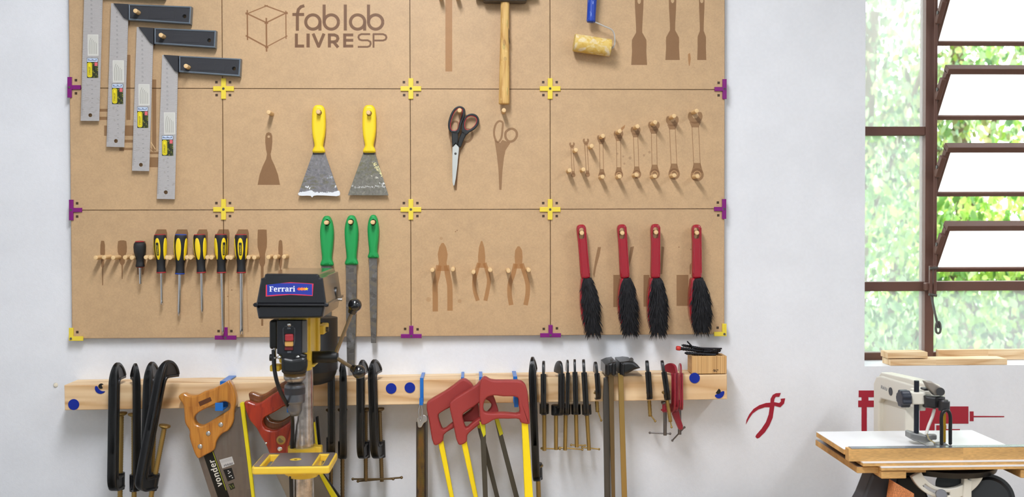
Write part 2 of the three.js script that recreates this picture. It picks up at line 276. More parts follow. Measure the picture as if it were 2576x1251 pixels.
// ---------------------------------------------------------------- the garden outside
{
  const soil = M({ color: 0x6f6a50, roughness: 1, map: rep(tex(noiseCanvas(256, [200, 205, 180], [[8, 0.4], [64, 0.4]], 81)), 0.5) });
  struct('ground', uvBox(box(-6, 14, -0.35, -0.25, -16, -0.25)), soil, 'garden soil outside the window');
  const leafShape = new THREE.BufferGeometry();
  leafShape.setAttribute('position', new THREE.BufferAttribute(new Float32Array([0, 0, 0, 0.3, 0.35, 0.08, 0.26, 0.72, 0.05, 0, 1.05, -0.12, -0.26, 0.72, 0.05, -0.3, 0.35, 0.08, 0, 0.5, -0.03]), 3));
  leafShape.setIndex([0, 1, 6, 1, 2, 6, 2, 3, 6, 3, 4, 6, 4, 5, 6, 5, 0, 6]); leafShape.computeVertexNormals();
  const leafMat = () => M({ color: 0xffffff, roughness: 0.6, transmission: 0.45, thickness: 0, side: THREE.DoubleSide });
  const bark = M({ color: 0x6d5c48, roughness: 0.95, bumpMap: rep(grain, 8), bumpScale: 0.004 });
  function shrub(name, label, x, z, y0, y1, rx, rz, n, size, tones, trunkTop) {
    const base = vec(x, -0.25, z), t = thing(name, label, name.includes('tree') ? 'tree' : 'shrub', base, 'greenery outside the window');
    const lm = leafMat(); const im = new THREE.InstancedMesh(leafShape, lm, n), m = new THREE.Matrix4(), c = new THREE.Color(), q = new THREE.Quaternion(), e = new THREE.Euler();
    const clumps = Array.from({ length: 30 }, () => { const a = rnd(0, 6.283), r = Math.sqrt(rnd()); return [Math.cos(a) * r * rx, y0 + (y1 - y0) * rnd(0.05, 0.95), Math.sin(a) * r * rz, rnd(0.7, 1.25)]; });
    for (let i = 0; i < n; i++) {
      const k = clumps[Math.floor(rnd(0, clumps.length))], s = size * rnd(0.6, 1.35), g = () => (rnd() + rnd() + rnd() - 1.5) * 0.62;
      e.set(rnd(-1.1, 0.9), rnd(0, 6.283), rnd(-0.8, 0.8)); q.setFromEuler(e);
      m.compose(vec(k[0] + g() * rx * 0.8, k[1] - base.y + g() * (y1 - y0) * 0.4, k[2] + g() * rz * 0.8), q, vec(s, s, s)); im.setMatrixAt(i, m);
      const tone = tones[Math.floor(rnd(0, tones.length))]; c.set(tone).multiplyScalar(k[3] * rnd(0.85, 1.12)); im.setColorAt(i, c);
    }
    shade(im); im.name = 'foliage'; im.userData.kind = 'stuff'; t.add(im);
    const sway = rnd(-0.2, 0.2), top = trunkTop ?? y1 * 0.7;
    part(t, 'trunk', [tube([base.clone(), vec(x + sway * 0.5, top * 0.5, z), vec(x + sway, top, z)], 0.035 + top * 0.008, 16, 8), tube([vec(x + sway * 0.4, top * 0.4, z), vec(x + sway + 0.35, top * 0.85, z + 0.1)], 0.02, 10, 6), tube([vec(x + sway * 0.4, top * 0.5, z), vec(x + sway - 0.4, top * 0.9, z - 0.1)], 0.02, 10, 6)], bark);
  }
  const bright = ['#a9c85e', '#8fb94a', '#bcd274', '#5f8f3a'], mid = ['#7fa468', '#93b27c', '#4f7a48', '#a8c08e'], olive = ['#7c8452', '#9c9a68', '#8fa05e', '#5f6a40'];
  shrub('leafy_shrub', 'yellow-green leafy shrub outside behind the tilted panes', 3.05, -3.2, 0.7, 1.75, 0.55, 0.4, 2400, 0.055, bright);
  shrub('leafy_shrub', 'low mid green shrub outside behind the lowest panes', 2.75, -2.7, -0.2, 0.95, 0.85, 0.4, 2600, 0.05, mid);
  shrub('leafy_shrub', 'mixed green shrub outside behind the left fixed panes', 2.45, -3.6, 0.3, 1.7, 0.5, 0.45, 2400, 0.052, mid.concat(bright));
  shrub('garden_tree', 'tall pale olive tree with hanging twigs outside behind the upper fixed pane', 2.9, -5.0, 1.4, 3.6, 0.75, 0.6, 2600, 0.07, olive.concat(mid), 3.0);
  shrub('garden_tree', 'tall light green tree outside behind the upper tilted panes', 4.1, -5.6, 1.2, 3.6, 0.9, 0.6, 2800, 0.075, bright.concat(mid), 3.0);
  shrub('garden_hedge_tree', 'broad green tree farther off behind the garden shrubs', 4.2, -8.2, -0.2, 3.4, 1.9, 0.7, 5000, 0.1, mid.concat(bright), 2.4);
}

// ---------------------------------------------------------------- the tool board: MDF panels, connectors, pegs
const ZP = 0.018, PEG = 0.043, ZK = ZP + PEG;                                        // front of the panels, tips of the pegs
const colX = [177.5, 561.8, 1033, 1384.3, 1823], rowY = [-85, 223.6, 527.3, 847];
const BX = colX.map((p) => V(p, 500, ZP).x), BY = rowY.map((p) => V(1000, p, ZP).y);
const mdfTile = noiseCanvas(1024, [193, 160, 120], [[512, 0.05], [128, 0.045], [24, 0.035], [6, 0.03]], 91);
const board = thing('tool_board', 'tan board of laser-cut panels with pegs and tool outlines on the wall', 'tool board', vec((BX[0] + BX[4]) / 2, BY[3], 0.005));
const BURN = 'rgba(108,70,34,0.68)', BURN2 = 'rgba(118,80,44,0.64)', PALE = 'rgba(146,94,42,0.6)';
// marks burnt into the panels, all in photograph pixels at the front of the panels
const marks = [];
const poly = (fill, pts, sm = 0) => marks.push((x, t) => { const q = sm ? smooth(pts, sm) : pts; x.fillStyle = fill; x.beginPath(); q.forEach((p, i) => { const c = t(p); i ? x.lineTo(c[0], c[1]) : x.moveTo(c[0], c[1]); }); x.closePath(); x.fill(); });
const line = (stroke, w, pts, sm = 0, closed = false) => marks.push((x, t, k) => { const q = sm ? smooth(pts, sm, closed) : pts; x.strokeStyle = stroke; x.lineWidth = w * k; x.lineCap = 'butt'; x.lineJoin = 'round'; x.beginPath(); q.forEach((p, i) => { const c = t(p); i ? x.lineTo(c[0], c[1]) : x.moveTo(c[0], c[1]); }); if (closed) x.closePath(); x.stroke(); });
const arc = (stroke, w, cx, cy, r, a0 = 0, a1 = 6.2832) => line(stroke, w, Array.from({ length: 33 }, (_, i) => [cx + r * Math.cos(a0 + (a1 - a0) * i / 32), cy + r * Math.sin(a0 + (a1 - a0) * i / 32)]));
const rect = (fill, x0, y0, x1, y1) => poly(fill, [[x0, y0], [x1, y0], [x1, y1], [x0, y1]]);
const mirror = (pts, cx) => pts.concat(pts.slice().reverse().map((p) => [2 * cx - p[0], p[1]]));
{ // the burnt logo
  const I = 'rgba(104,66,34,0.92)', T = 'rgba(128,84,42,0.85)';
  const Tp = [670, 15], Lt = [622, 34.5], Rt = [719, 33], C = [670, 57], Lb = [622.5, 92], Rb = [719.5, 92], B = [670.5, 118];
  for (const [a, b, w, o] of [[Tp, Lt, 2.6, 4], [Tp, Rt, 3.2, 5], [Lt, C, 3.4, 5], [C, Rt, 3.4, 5], [Lt, Lb, 3.4, 9], [Rt, Rb, 2.8, 6], [C, B, 4, 12], [Lb, B, 3.6, 5], [Rb, B, 2.6, 4]]) {
    const dx = b[0] - a[0], dy = b[1] - a[1], l = Math.hypot(dx, dy), e = o / l; line(T, w, [[a[0] - dx * e, a[1] - dy * e], [b[0] + dx * e, b[1] + dy * e]]);
  }
  const w = 7.6;
  line(I, w, [[748, 77.5], [748, 36], [750.5, 24], [757, 17], [765.5, 14.5]]); line(I, w, [[735.5, 36.5], [765, 36.5]]);
  for (const [c, s, up] of [[787, 804.8, 0], [833.3, 815.3, 1], [899.5, 917.2, 0], [944.8, 926.9, 1]]) { arc(I, w, c, 55.5, 18); line(I, w, up ? [[s, 11.5], [s, 58]] : [[s, 53], [s, 77]]); }
  line(I, w, [[868.6, 11.5], [868.6, 77]]);
  const b = 7.4, t0 = 84.5, t1 = 119.5;
  line(I, b, [[745.5, t0], [745.5, t1]]); line(I, b, [[742, 116], [765, 116]]); line(I, b + 0.6, [[775, t0], [775, t1]]);
  line(I, b, [[787.5, t0], [801, t1 - 3], [802, t1 - 3], [815, t0]]);
  line(I, b, [[828.5, t0], [828.5, t1]]); line(I, b, [[826, 88], [841, 88], [848, 91], [850, 97], [847, 103.5], [840, 105.5], [828, 105.5]]); line(I, b, [[838, 104], [850.5, t1]]);
  line(I, b, [[867, t0], [867, t1]]); for (const yy of [88, 101.5, 116]) line(I, b - 0.4, [[864, yy], [888.5, yy]]);
  line(I, 4.6, [[931, 86], [909, 86], [903, 89], [901.5, 94], [904, 99.5], [910, 101.5], [925, 101.5], [931.5, 105], [932.5, 110.5], [930, 116], [924, 118], [900, 118]]);
  line(I, 4.6, [[939.5, 120], [939.5, 86], [963, 86], [970, 89], [972, 94], [970, 99.5], [963, 102], [941, 102]]);
}
rect(PALE, 1120.5, -85, 1137.5, 180);                                                // hammer handle
const paintbrush = (cx, w, yT, yN, yF, yB, bw) => poly(BURN, mirror([[cx - w * 0.9, -40], [cx - w, 0], [cx - w * 0.95, 20], [cx - w * 0.72, yN], [cx - w * 0.7, yN + 16], [cx - bw * 0.9, yF - 6], [cx - bw * 0.93, yF + 6], [cx - bw * 0.9, yB - 34], [cx - bw, yB]], cx));
paintbrush(1608, 11, 0, 66, 106, 163.5, 20); paintbrush(1692, 9.4, 0, 60, 100, 151, 18); paintbrush(1765.5, 7, 0, 62, 98, 151, 11.5);
for (const [x, y0, y1] of [[1608, -6, 10], [1692, -6, 8], [1765.5, -6, 8]]) poly('rgba(193,160,120,1)', smooth([[x, y0], [x - 4, y0 + 6], [x - 3.4, y1 - 3], [x, y1], [x + 3.4, y1 - 3], [x + 4, y0 + 6]], 4));
poly(PALE, [[1731, 136], [1736, 133], [1738, 148], [1735, 166], [1733, 165], [1731, 148]]);
poly(BURN, mirror([[675.5, 333], [670, 335.5], [667.5, 343], [667.2, 358], [669, 376], [671.6, 388], [669.5, 400], [661, 418], [653, 440], [648, 465.5]], 676.2), 0);
poly('rgba(193,160,120,1)', circle(676, 344, 3.2));
// scissors, one bare and one half hidden by the pair hanging there
for (const [dx, dy] of [[0, 0], [-112, 1]]) {
  const q = (a) => a.map((p) => [p[0] + dx, p[1] + dy]);
  line(BURN2, 5, q([[1256, 305], [1264, 308], [1264, 325], [1260, 350], [1252, 358], [1245, 348], [1243, 330], [1248, 312]]), 6, true); line(BURN2, 6, q([[1287, 324], [1298, 330], [1300, 342], [1292, 354], [1280, 356], [1272, 346], [1273, 332]]), 6, true);
  poly(BURN2, q([[1244, 352], [1258, 360], [1264, 352], [1274, 356], [1284, 360], [1272, 378], [1268, 396], [1264, 430], [1261.5, 478], [1256, 478], [1254, 430], [1250, 392]]));
}
// spanners
const spanner = (x0, y0, r0, x1, y1, r1, open) => {
  const ring = []; for (let i = 0; i <= 24; i++) { const f = -0.62 + (Math.PI + 1.24) * i / 24; ring.push([x0 + r0 * Math.cos(f), y0 + r0 * Math.sin(f)]); }
  const neck = [[x0 - r0 * 0.3, y0 - r0 * 0.62], [x0 - r0 * 0.42, y0 - r0 * 0.1], [x0 - r0 * 0.22, y0 + r0 * 0.25], [x0 + r0 * 0.22, y0 + r0 * 0.25], [x0 + r0 * 0.42, y0 - r0 * 0.1], [x0 + r0 * 0.3, y0 - r0 * 0.62]];
  poly(BURN2, [...ring, ...neck]); poly(BURN2, [[x0 - r0 * 0.8, y0 + r0 * 0.72], [x0 + r0 * 0.8, y0 + r0 * 0.72], [x0 + r1 * 0.52, y0 + r0 * 1.5], [x0 - r1 * 0.52, y0 + r0 * 1.5]]);
  const ux = x1 - x0; const w = r1 * 0.5; line(BURN2, 1.5, [[x0 - w, y0 + r0 * 1.3], [x0 + ux - w, y1 - r1]]); line(BURN2, 1.5, [[x0 + w, y0 + r0 * 1.3], [x0 + ux + w, y1 - r1]]);
  poly(BURN2, circle(x1, y1, r1)); poly(BURN2, [[x1 - r1 * 0.9, y1 - r1 * 0.3], [x1 - w, y1 - r1 * 1.8], [x1 + w, y1 - r1 * 1.8], [x1 + r1 * 0.9, y1 - r1 * 0.3]]);
  if (r1 > 10) arc('rgba(200,160,112,0.9)', 1.6, x1, y1, r1 * 0.55);
};
spanner(1439, 363, 7, 1442, 441, 5.5); spanner(1474, 354, 8, 1478, 440, 6); spanner(1512.5, 347, 10.5, 1514, 442, 9); spanner(1556, 337, 12, 1557, 440, 10.5); spanner(1599, 327, 12.5, 1602, 439, 11); spanner(1645, 315, 14.5, 1647, 438, 13); spanner(1691.5, 302, 16, 1696, 438, 14.5); spanner(1749, 293, 18.5, 1754, 440, 16.5);
poly(PALE, [[1562, 322], [1573, 314], [1571, 322], [1564, 330]]);
for (const [x, y, r] of [[1553, 387, 3], [1568, 394, 2.4], [1585, 398, 4], [1620, 391, 3], [1634, 383, 3.5], [1571, 412, 2.6]]) poly('rgba(120,88,60,0.28)', circle(x, y, r));
// screwdrivers
poly(BURN, mirror([[254.5, 606], [252.5, 616], [252, 636], [254, 650], [255, 671], [256.6, 674], [257, 718]], 258.2));
poly(BURN, mirror([[303, 605], [297, 607], [295.4, 622], [296, 634], [300, 646], [301, 662], [305.4, 668], [306.4, 702]], 307.4));
poly(BURN, mirror([[660, 577.5], [648.5, 578], [647.5, 604], [648, 622], [652.5, 640], [652, 662], [656, 672], [657, 820]], 659.6));
poly(BURN, mirror([[704.6, 604], [701.4, 607], [700, 624], [700.4, 642], [702, 668], [704, 676], [704, 700]], 705.6));
for (const [x, w] of [[352.5, 11], [403, 13], [455, 14], [507, 11.5], [559.5, 13.5], [608, 13.5]]) { const y = x < 360 ? 607 : 577.5; poly(BURN, [[x - w + 5, y], [x + w + 2, y], [x + w + 4.5, y + 9], [x + w + 3, y + 60], [x + w - 3, y + 84], [x - w + 4, y + 84], [x - w, y + 10]]); }
line('rgba(122,80,38,0.25)', 3, [[574, 690], [576, 838]]); line('rgba(122,80,38,0.2)', 3, [[620, 690], [624, 836]]);
for (const [x, y] of [[573, 746], [583, 730], [1146, 583], [1150, 580], [1708, 622], [1738, 628]]) poly('rgba(110,74,40,0.5)', circle(x, y, 1.8));
// pliers
const leg = (pts, w) => line(PALE, w, pts, 6);
poly(PALE, mirror([[1111, 611.5], [1105, 622], [1101, 640], [1102, 650], [1104, 662], [1101, 674], [1098, 682]], 1113.6)); leg([[1104, 668], [1101, 690], [1095, 716], [1095, 750], [1095, 784]], 13.5); leg([[1123, 668], [1126, 690], [1131, 716], [1132, 750], [1132, 782]], 13.5);
poly(PALE, mirror([[1210, 606.5], [1205, 622], [1202.4, 646], [1203, 662], [1200, 674]], 1211.6)); leg([[1205, 662], [1199, 682], [1193, 706], [1195, 734], [1202, 757]], 10); leg([[1219, 662], [1226, 684], [1230, 706], [1226, 734], [1221, 757]], 10);
poly(PALE, mirror([[1302, 620], [1296, 630], [1294.6, 646], [1295.6, 662], [1293, 676]], 1304.6)); leg([[1297, 664], [1291, 690], [1283, 714], [1282, 742], [1286, 768]], 11.5); leg([[1312, 664], [1320, 688], [1327, 714], [1327, 742], [1322, 768]], 11.5);
for (const [x, y, r] of [[1078, 754, 6], [1156, 758, 5], [1110, 600, 4]]) poly('rgba(150,104,56,0.25)', circle(x, y, r));
// brushes
for (const [x0, x1, y0, y1] of [[1543, 1560, 692, 773], [1619, 1634, 692, 772], [1702, 1732, 692, 770]]) rect(BURN2, x0, y0, x1, y1);
poly(BURN2, [[1504, 622], [1512, 622], [1508, 644], [1500, 672], [1495, 700], [1492, 690], [1498, 650]]); poly(BURN2, [[1586, 622], [1595, 620], [1590, 644], [1584, 668], [1580, 690], [1580, 660]]); poly(BURN2, [[1664, 620], [1671, 622], [1669, 646], [1666, 690], [1660, 690]]); poly(BURN2, [[1735, 668], [1740, 660], [1738, 690], [1735, 690]]);
// outlines behind the try squares
for (const [x0, y0, x1, y1] of [[238, 274, 300, 281], [238, 294, 300, 302], [300, 316, 345, 342], [300, 352, 345, 359], [300, 372, 345, 378], [364, 382, 410, 388], [364, 396, 410, 421], [318, 138, 328, 302], [383, 200, 393, 380], [300, 374, 312, 380], [262, 316, 272, 342]]) rect(BURN2, x0, y0, x1, y1);
line('rgba(230,200,150,0.9)', 2, [[380, 358], [391, 376]]); line('rgba(110,76,40,0.6)', 1.4, [[377, 372], [388, 382]]);
// stray scuffs and square punched holes beside the connectors
for (let i = 0; i < 70; i++) { const x = rnd(190, 1810), y = rnd(5, 840); line('rgba(120,88,54,' + rnd(0.08, 0.22).toFixed(2) + ')', rnd(0.6, 1.6), [[x, y], [x + rnd(-9, 9), y + rnd(-5, 5)]]); }
const punched = [[191, 202], [191, 235], [194, 512], [194, 545], [194.5, 836]];
for (const cx of [562, 1033.5, 1384]) for (const cy of [222.9, 527.4]) for (const [a, b] of [[-17.5, -16], [16.5, -16], [-17, 16.5], [16.5, 16.5]]) punched.push([cx + a, cy + b]);
punched.push([1808, 208.5], [1808, 240], [1806, 510], [1807, 542], [1805.5, 825], [550, 833.5], [582, 833.5], [1019, 828], [1050.5, 829], [1368, 828], [1401, 826.5]);

const panels = [];
for (let r = 0; r < 3; r++) for (let c = 0; c < 4; c++) {
  const x0 = BX[c] + 0.0005, x1 = BX[c + 1] - 0.0005, y0 = BY[r + 1] + 0.0005, y1 = BY[r] - 0.0005, k = 2600, w = Math.round((x1 - x0) * k), h = Math.round((y1 - y0) * k);
  const cv = canvas(w, h, (x) => {
    const ox = (r * 313 + c * 517) % 1024, oy = (r * 211 + c * 389) % 1024;
    for (let i = -1; i < 3; i++) for (let j = -1; j < 3; j++) x.drawImage(mdfTile, i * 1024 - ox + 0, j * 1024 - oy + 0);
    const t = (p) => { const v = V(p[0], p[1], ZP); return [(v.x - x0) * k, (y1 - v.y) * k]; };
    for (const m of marks) m(x, t, k * U(ZP));
    x.fillStyle = 'rgba(52,32,14,0.92)'; for (const p of punched) { const q = t(p); x.fillRect(q[0] - 8, q[1] - 8, 16, 16); }
    x.strokeStyle = 'rgba(112,76,40,0.6)'; x.lineWidth = 2; x.strokeRect(1, 1, w - 2, h - 2);   // edge scorched by the cutting
  });
  const mat = M({ map: tex(cv, true, false), roughness: 0.5, bumpMap: rep(grain, 1), bumpScale: 0.00015 });
  const p = part(board, 'panel', uvFlat(box(x0, x1, y0, y1, 0.006, ZP), x0, y0, x1 - x0, y1 - y0), mat);


  panels.push({ p, x0, x1, y0, y1 });
}

const pegHole = (tip, z, r, dy = 0) => { const t = V(tip[0], tip[1], ZK); t.z = z; const q = px(t); return circle(q[0], q[1] + dy, r); };   // a hole at the plane z round a peg
// pegs, given by the pixel of their tip
const pegPx = [[340, 27], [404, 88], [467, 166], [1267.6, 277.5], [675, 282.6], [800, 281.4], [926.5, 283], [1156, 277.5], [1108, -14], [1151, -14],
  [1449.3, 377.6], [1488.7, 367.6], [1517, 342], [1559, 330], [1604, 318], [1648.5, 308], [1696, 292], [1753, 279], [1433, 428.7], [1468, 426.6], [1516, 445], [1559, 444], [1601.5, 440], [1647.7, 443.4], [1696.7, 441.5], [1755, 443.4],
  [240, 649], [261, 648], [284, 649], [314, 648], [331, 649], [366.5, 648], [378, 648.5], [419.5, 648], [427, 649], [469.5, 648], [479, 648.5], [521, 648], [531, 648.5], [572, 648], [580, 649], [624.5, 648], [639, 648.5], [674.6, 647.5], [692, 647.5], [714, 646.5],
  [820, 560.4], [880.5, 559], [937, 559.6], [1087.3, 680], [1139, 678], [1191, 685], [1233, 680], [1279, 682], [1330, 680], [1464, 586.6], [1566, 586.6], [1651, 585], [1754, 586]];
for (const [px, py] of pegPx) {
  const t = V(px, py, ZK), host = panels.find((q) => t.x >= q.x0 && t.x <= q.x1 && t.y >= q.y0 && t.y <= q.y1) ?? panels[0];
  part(host.p, 'peg', lathe([[0, 0.0], [0.0054, 0.0], [0.0054, PEG - 0.0012], [0.0046, PEG], [0, PEG]], vec(t.x, t.y, ZP - 0.0005), vec(t.x + 0.0004, t.y + 0.002, ZP + 1), 14), MAT.dowel);
}
// connectors between the panels
const ZC = ZP + 0.004;
function connector(cx, cy, arms, mat, label, w = 6) {                                 // arms: left, right, up, down reach in pixels
  const [l, r, u, d] = arms, pts = [];
  const s = [];
  s.push([cx - w, cy - w]); if (u) s.push([cx - w, cy - u], [cx + w, cy - u]); s.push([cx + w, cy - w]); if (r) s.push([cx + r, cy - w], [cx + r, cy + w]); s.push([cx + w, cy + w]); if (d) s.push([cx + w, cy + d], [cx - w, cy + d]); s.push([cx - w, cy + w]); if (l) s.push([cx - l, cy + w], [cx - l, cy - w]);
  const m = part(board, 'connector', ext(s, ZC, 0.0042, 0.0006), mat, label);
  part(m, 'screw', [cyl(V(cx, cy, ZC - 0.001), V(cx, cy, ZC + 0.0008), 0.0032, 0.003, 12)], MAT.darkSteel);
}
for (const x of [562, 1033.5, 1384]) for (const y of [222.9, 527.2]) connector(x, y, [26, 26, 26, 26], MAT.connectorYellow, 'yellow cross connector');
connector(174.5, 219.6, [0, 28, 26, 26], MAT.purple, 'purple T connector', 5.4); connector(178.5, 528.6, [0, 27, 26, 26], MAT.purple, 'purple T connector', 5.4);
connector(1823, 224, [25, 0, 25, 25], MAT.purple, 'purple T connector', 5.2); connector(1822, 526, [25, 0, 25, 25], MAT.purple, 'purple T connector', 5.2);
connector(567, 850, [27, 27, 26, 0], MAT.purple, 'purple T connector', 5.2); connector(1034.5, 846, [26, 26, 26, 0], MAT.purple, 'purple T connector', 5.2); connector(1385, 844, [26, 26, 26, 0], MAT.purple, 'purple T connector', 5.2);
connector(178.5, 852.5, [0, 30, 27, 0], MAT.connectorYellow, 'yellow corner connector', 5.6); connector(1822.5, 841, [26, 0, 26, 0], MAT.connectorYellow, 'yellow corner connector', 5.4);

// ---------------------------------------------------------------- try squares
{
  const bladeTex = (k) => tex(canvas(256, 2048, (x, w, h) => {
    x.fillStyle = '#b9b4b2'; x.fillRect(0, 0, w, h);
    for (let i = 0; i < 2600; i++) { const g = Math.floor(rnd(150, 215)); x.fillStyle = 'rgba(' + g + ',' + (g - 3) + ',' + (g - 4) + ',0.28)'; x.fillRect(rnd(0, w), rnd(0, h), rnd(4, 60), rnd(1, 4)); }
    for (let i = 0; i < 26; i++) { x.fillStyle = 'rgba(110,92,76,' + rnd(0.04, 0.14).toFixed(3) + ')'; x.beginPath(); x.ellipse(rnd(0, w), rnd(h * 0.6, h), rnd(5, 40), rnd(3, 14), rnd(0, 3), 0, 7); x.fill(); }
    x.fillStyle = 'rgba(60,58,58,0.55)';
    for (let i = 0; i < 300; i++) { const y = 60 + i * 6.4, l = i % 10 === 0 ? 46 : i % 5 === 0 ? 34 : 22; x.fillRect(0, y, l, 1.6); x.fillRect(w - l * 0.8, y, l * 0.8, 1.6); }
    x.font = '26px sans-serif'; x.fillStyle = 'rgba(60,58,58,0.6)'; x.textAlign = 'center';
    for (let i = 1; i < 30; i++) { x.save(); x.translate(w / 2, 60 + i * 64); x.rotate(-Math.PI / 2); x.fillText(String(30 - i), 0, 8); x.restore(); }
  }), true, false);
  const sheets = [bladeTex(0), bladeTex(1)].map((t) => M({ map: t, metalness: 0.35, roughness: 0.42, bumpMap: rep(scratch, 4), bumpScale: 0.0001 }));
  const paper = M({ map: tex(canvas(128, 256, (x, w, h) => { x.fillStyle = '#cbc9c0'; x.fillRect(0, 0, w, h); x.strokeStyle = 'rgba(120,118,108,0.7)'; x.lineWidth = 5; for (let i = 0; i < 5; i++) { x.beginPath(); x.moveTo(24 + i * 20, h - 20); x.quadraticCurveTo(10 + i * 24, h * 0.4, 40 + i * 16, 40 + i * 16); x.stroke(); } x.strokeStyle = '#dcdad2'; x.lineWidth = 10; x.strokeRect(0, 0, w, h); }), true, false), roughness: 0.5 });
  const tag = M({ map: tex(canvas(128, 256, (x, w, h) => {
    x.fillStyle = '#2c3016'; x.fillRect(0, 0, w, h); x.fillStyle = '#c9d6ea'; x.fillRect(4, 4, w - 8, 46); x.fillStyle = '#4b5a78'; for (let i = 0; i < 7; i++) x.fillRect(12 + i * 15, 14 + (i % 3) * 6, 10, 22 - (i % 3) * 5);
    x.fillStyle = '#7a7d2a'; for (let i = 0; i < 26; i++) x.fillRect(rnd(64, 120), rnd(60, 245), rnd(4, 14), rnd(6, 26)); x.fillStyle = '#20260f'; x.fillRect(78, 110, 22, 70);
    x.fillStyle = '#d8636c'; x.fillRect(88, 56, 34, 46); x.fillStyle = '#e9d61a'; x.beginPath(); x.roundRect(4, 58, 56, 190, 22); x.fill(); x.strokeStyle = '#4c460a'; x.lineWidth = 3; x.beginPath(); x.roundRect(14, 70, 36, 166, 14); x.stroke();
    x.save(); x.translate(40, 226); x.rotate(-Math.PI / 2); x.fillStyle = '#3a360a'; x.font = 'bold 26px sans-serif'; x.fillText('STANLEY', 4, 0, 140); x.restore();
  }), true, false), roughness: 0.4 });
  const gripFace = M({ color: 0x23242a, roughness: 0.5, bumpMap: rep(grain, 60), bumpScale: 0.0004 }), rim = M({ color: 0x6c7680, roughness: 0.38, metalness: 0.5 });
  const data = [
    { bl: [[213, -54], [259.5, -54], [249.5, 304.6], [202.8, 304.2]], h: [[257, -52], [415, -46], [412.5, -3], [257, -13]], tri: [[219, -54], [256, -52], [256, -12], [245, -17]], st: [221, 87, 247, 140], tg: [219, 146, 246.5, 196], ho: [227, 290], q: [255, -20], l: 'steel try square with its handle above the photo, its blade the highest of the row' },
    { bl: [[279.5, 8], [323.8, 10], [312.5, 370.6], [267.6, 369.3]], h: [[323, 10], [481, 16], [478.5, 60.5], [323, 50.5]], tri: [[285, 8], [322, 10], [322, 50], [311, 45]], st: [284, 152, 311, 207], tg: [282, 211, 309.5, 262], ho: [291.5, 355], q: 0, l: 'steel try square with dark handle, between the highest one and the rust-streaked one' },
    { bl: [[344, 68], [386.6, 70], [375.2, 431], [332, 429.8]], h: [[388, 70], [543, 76.5], [541, 120.5], [388, 110.5]], tri: [[348, 67.5], [386, 70], [386, 112.5], [377, 107]], st: [349, 212, 376, 265], tg: [345.5, 269, 372.5, 322], ho: [354.5, 415], q: 0, l: 'steel try square with rust-streaked blade end, beside the lowest one' },
    { bl: [[408, 138], [448.8, 140], [439.6, 501.6], [394.6, 500.6]], h: [[450, 140], [605.5, 147.5], [603, 192.5], [450, 181.5]], tri: [[411, 137.5], [448, 140], [448, 183], [439, 178]], st: [413, 283, 440, 338], tg: [407.5, 341, 435.5, 392], ho: [417, 484], q: 0, l: 'steel try square hanging lowest of the row, its handle over the yellow cross connector' },
  ];
  data.forEach((d, i) => {
    const zb = ZP + 0.0125, zh = ZP + 0.021, t = thing('try_square', d.l, 'try square', V(d.bl[3][0], d.bl[3][1], ZP), 'try squares on the tool board');
    const g = ext(d.bl, zb, 0.0014, 0.0002, [circle(d.ho[0], d.ho[1], 4.8)]), a = V(d.bl[3][0], d.bl[3][1], zb), b = V(d.bl[1][0], d.bl[1][1], zb);
    const blade = part(t, 'blade', uvFlat(g, a.x, a.y, b.x - a.x, b.y - a.y), sheets[i % 2]);
    const stick = (r, m, n) => { const e = boxPx(r[0], r[1], r[2], r[3], zb + 0.0003, 0.0004), p = V(r[0], r[3], zb), q = V(r[2], r[1], zb); part(blade, n, uvFlat(e, p.x, p.y, q.x - p.x, q.y - p.y), m); };
    stick(d.st, paper, 'paper_sticker'); stick(d.tg, tag, 'printed_sticker');
    const inner = d.h.map((p, k) => [p[0] + [3.5, -4, -4, 3.5][k], p[1] + [4, 4, -4.6, -4.4][k]]);
    const pegAt = [[340, 27], [404, 88], [467, 166]][i - 1], peg = (z, r) => (pegAt ? [pegHole(pegAt, z, r)] : []);
    const hl = [d.h[1][0] - 17, d.h[1][1] + 25];
    const hd = part(t, 'handle', [ext(d.h, zh, 0.018, 0.0012, [inner]), ext(d.h.map((p, k) => [p[0] + [1, -1, -1, 1][k], p[1] + [1, 1, -1, -1][k]]), zh - 0.0022, 0.0135, 0.0006, [...peg(zh - 0.0022, 7), circle(hl[0], hl[1], 5.2)])], rim, 'dark handle with a pale metal rim');
    part(hd, 'grip_face', ext(inner, zh - 0.0014, 0.0012, 0, [...peg(zh - 0.0014, 6.6), circle(hl[0], hl[1], 5)]), gripFace);
    part(hd, 'corner_shoulder', ext(d.tri, zh - 0.003, 0.013, 0.001), gripFace);
    const mid = [(d.h[0][0] + d.h[1][0]) / 2 + 4, (d.h[0][1] + d.h[2][1]) / 2 + 2];
    part(hd, 'embossed_plate', ext([[mid[0] - 34, mid[1] - 11], [mid[0] + 34, mid[1] - 8.6], [mid[0] + 33.6, mid[1] + 11], [mid[0] - 34, mid[1] + 8.6]], zh - 0.001, 0.001, 0.0003), gripFace);
  });
}

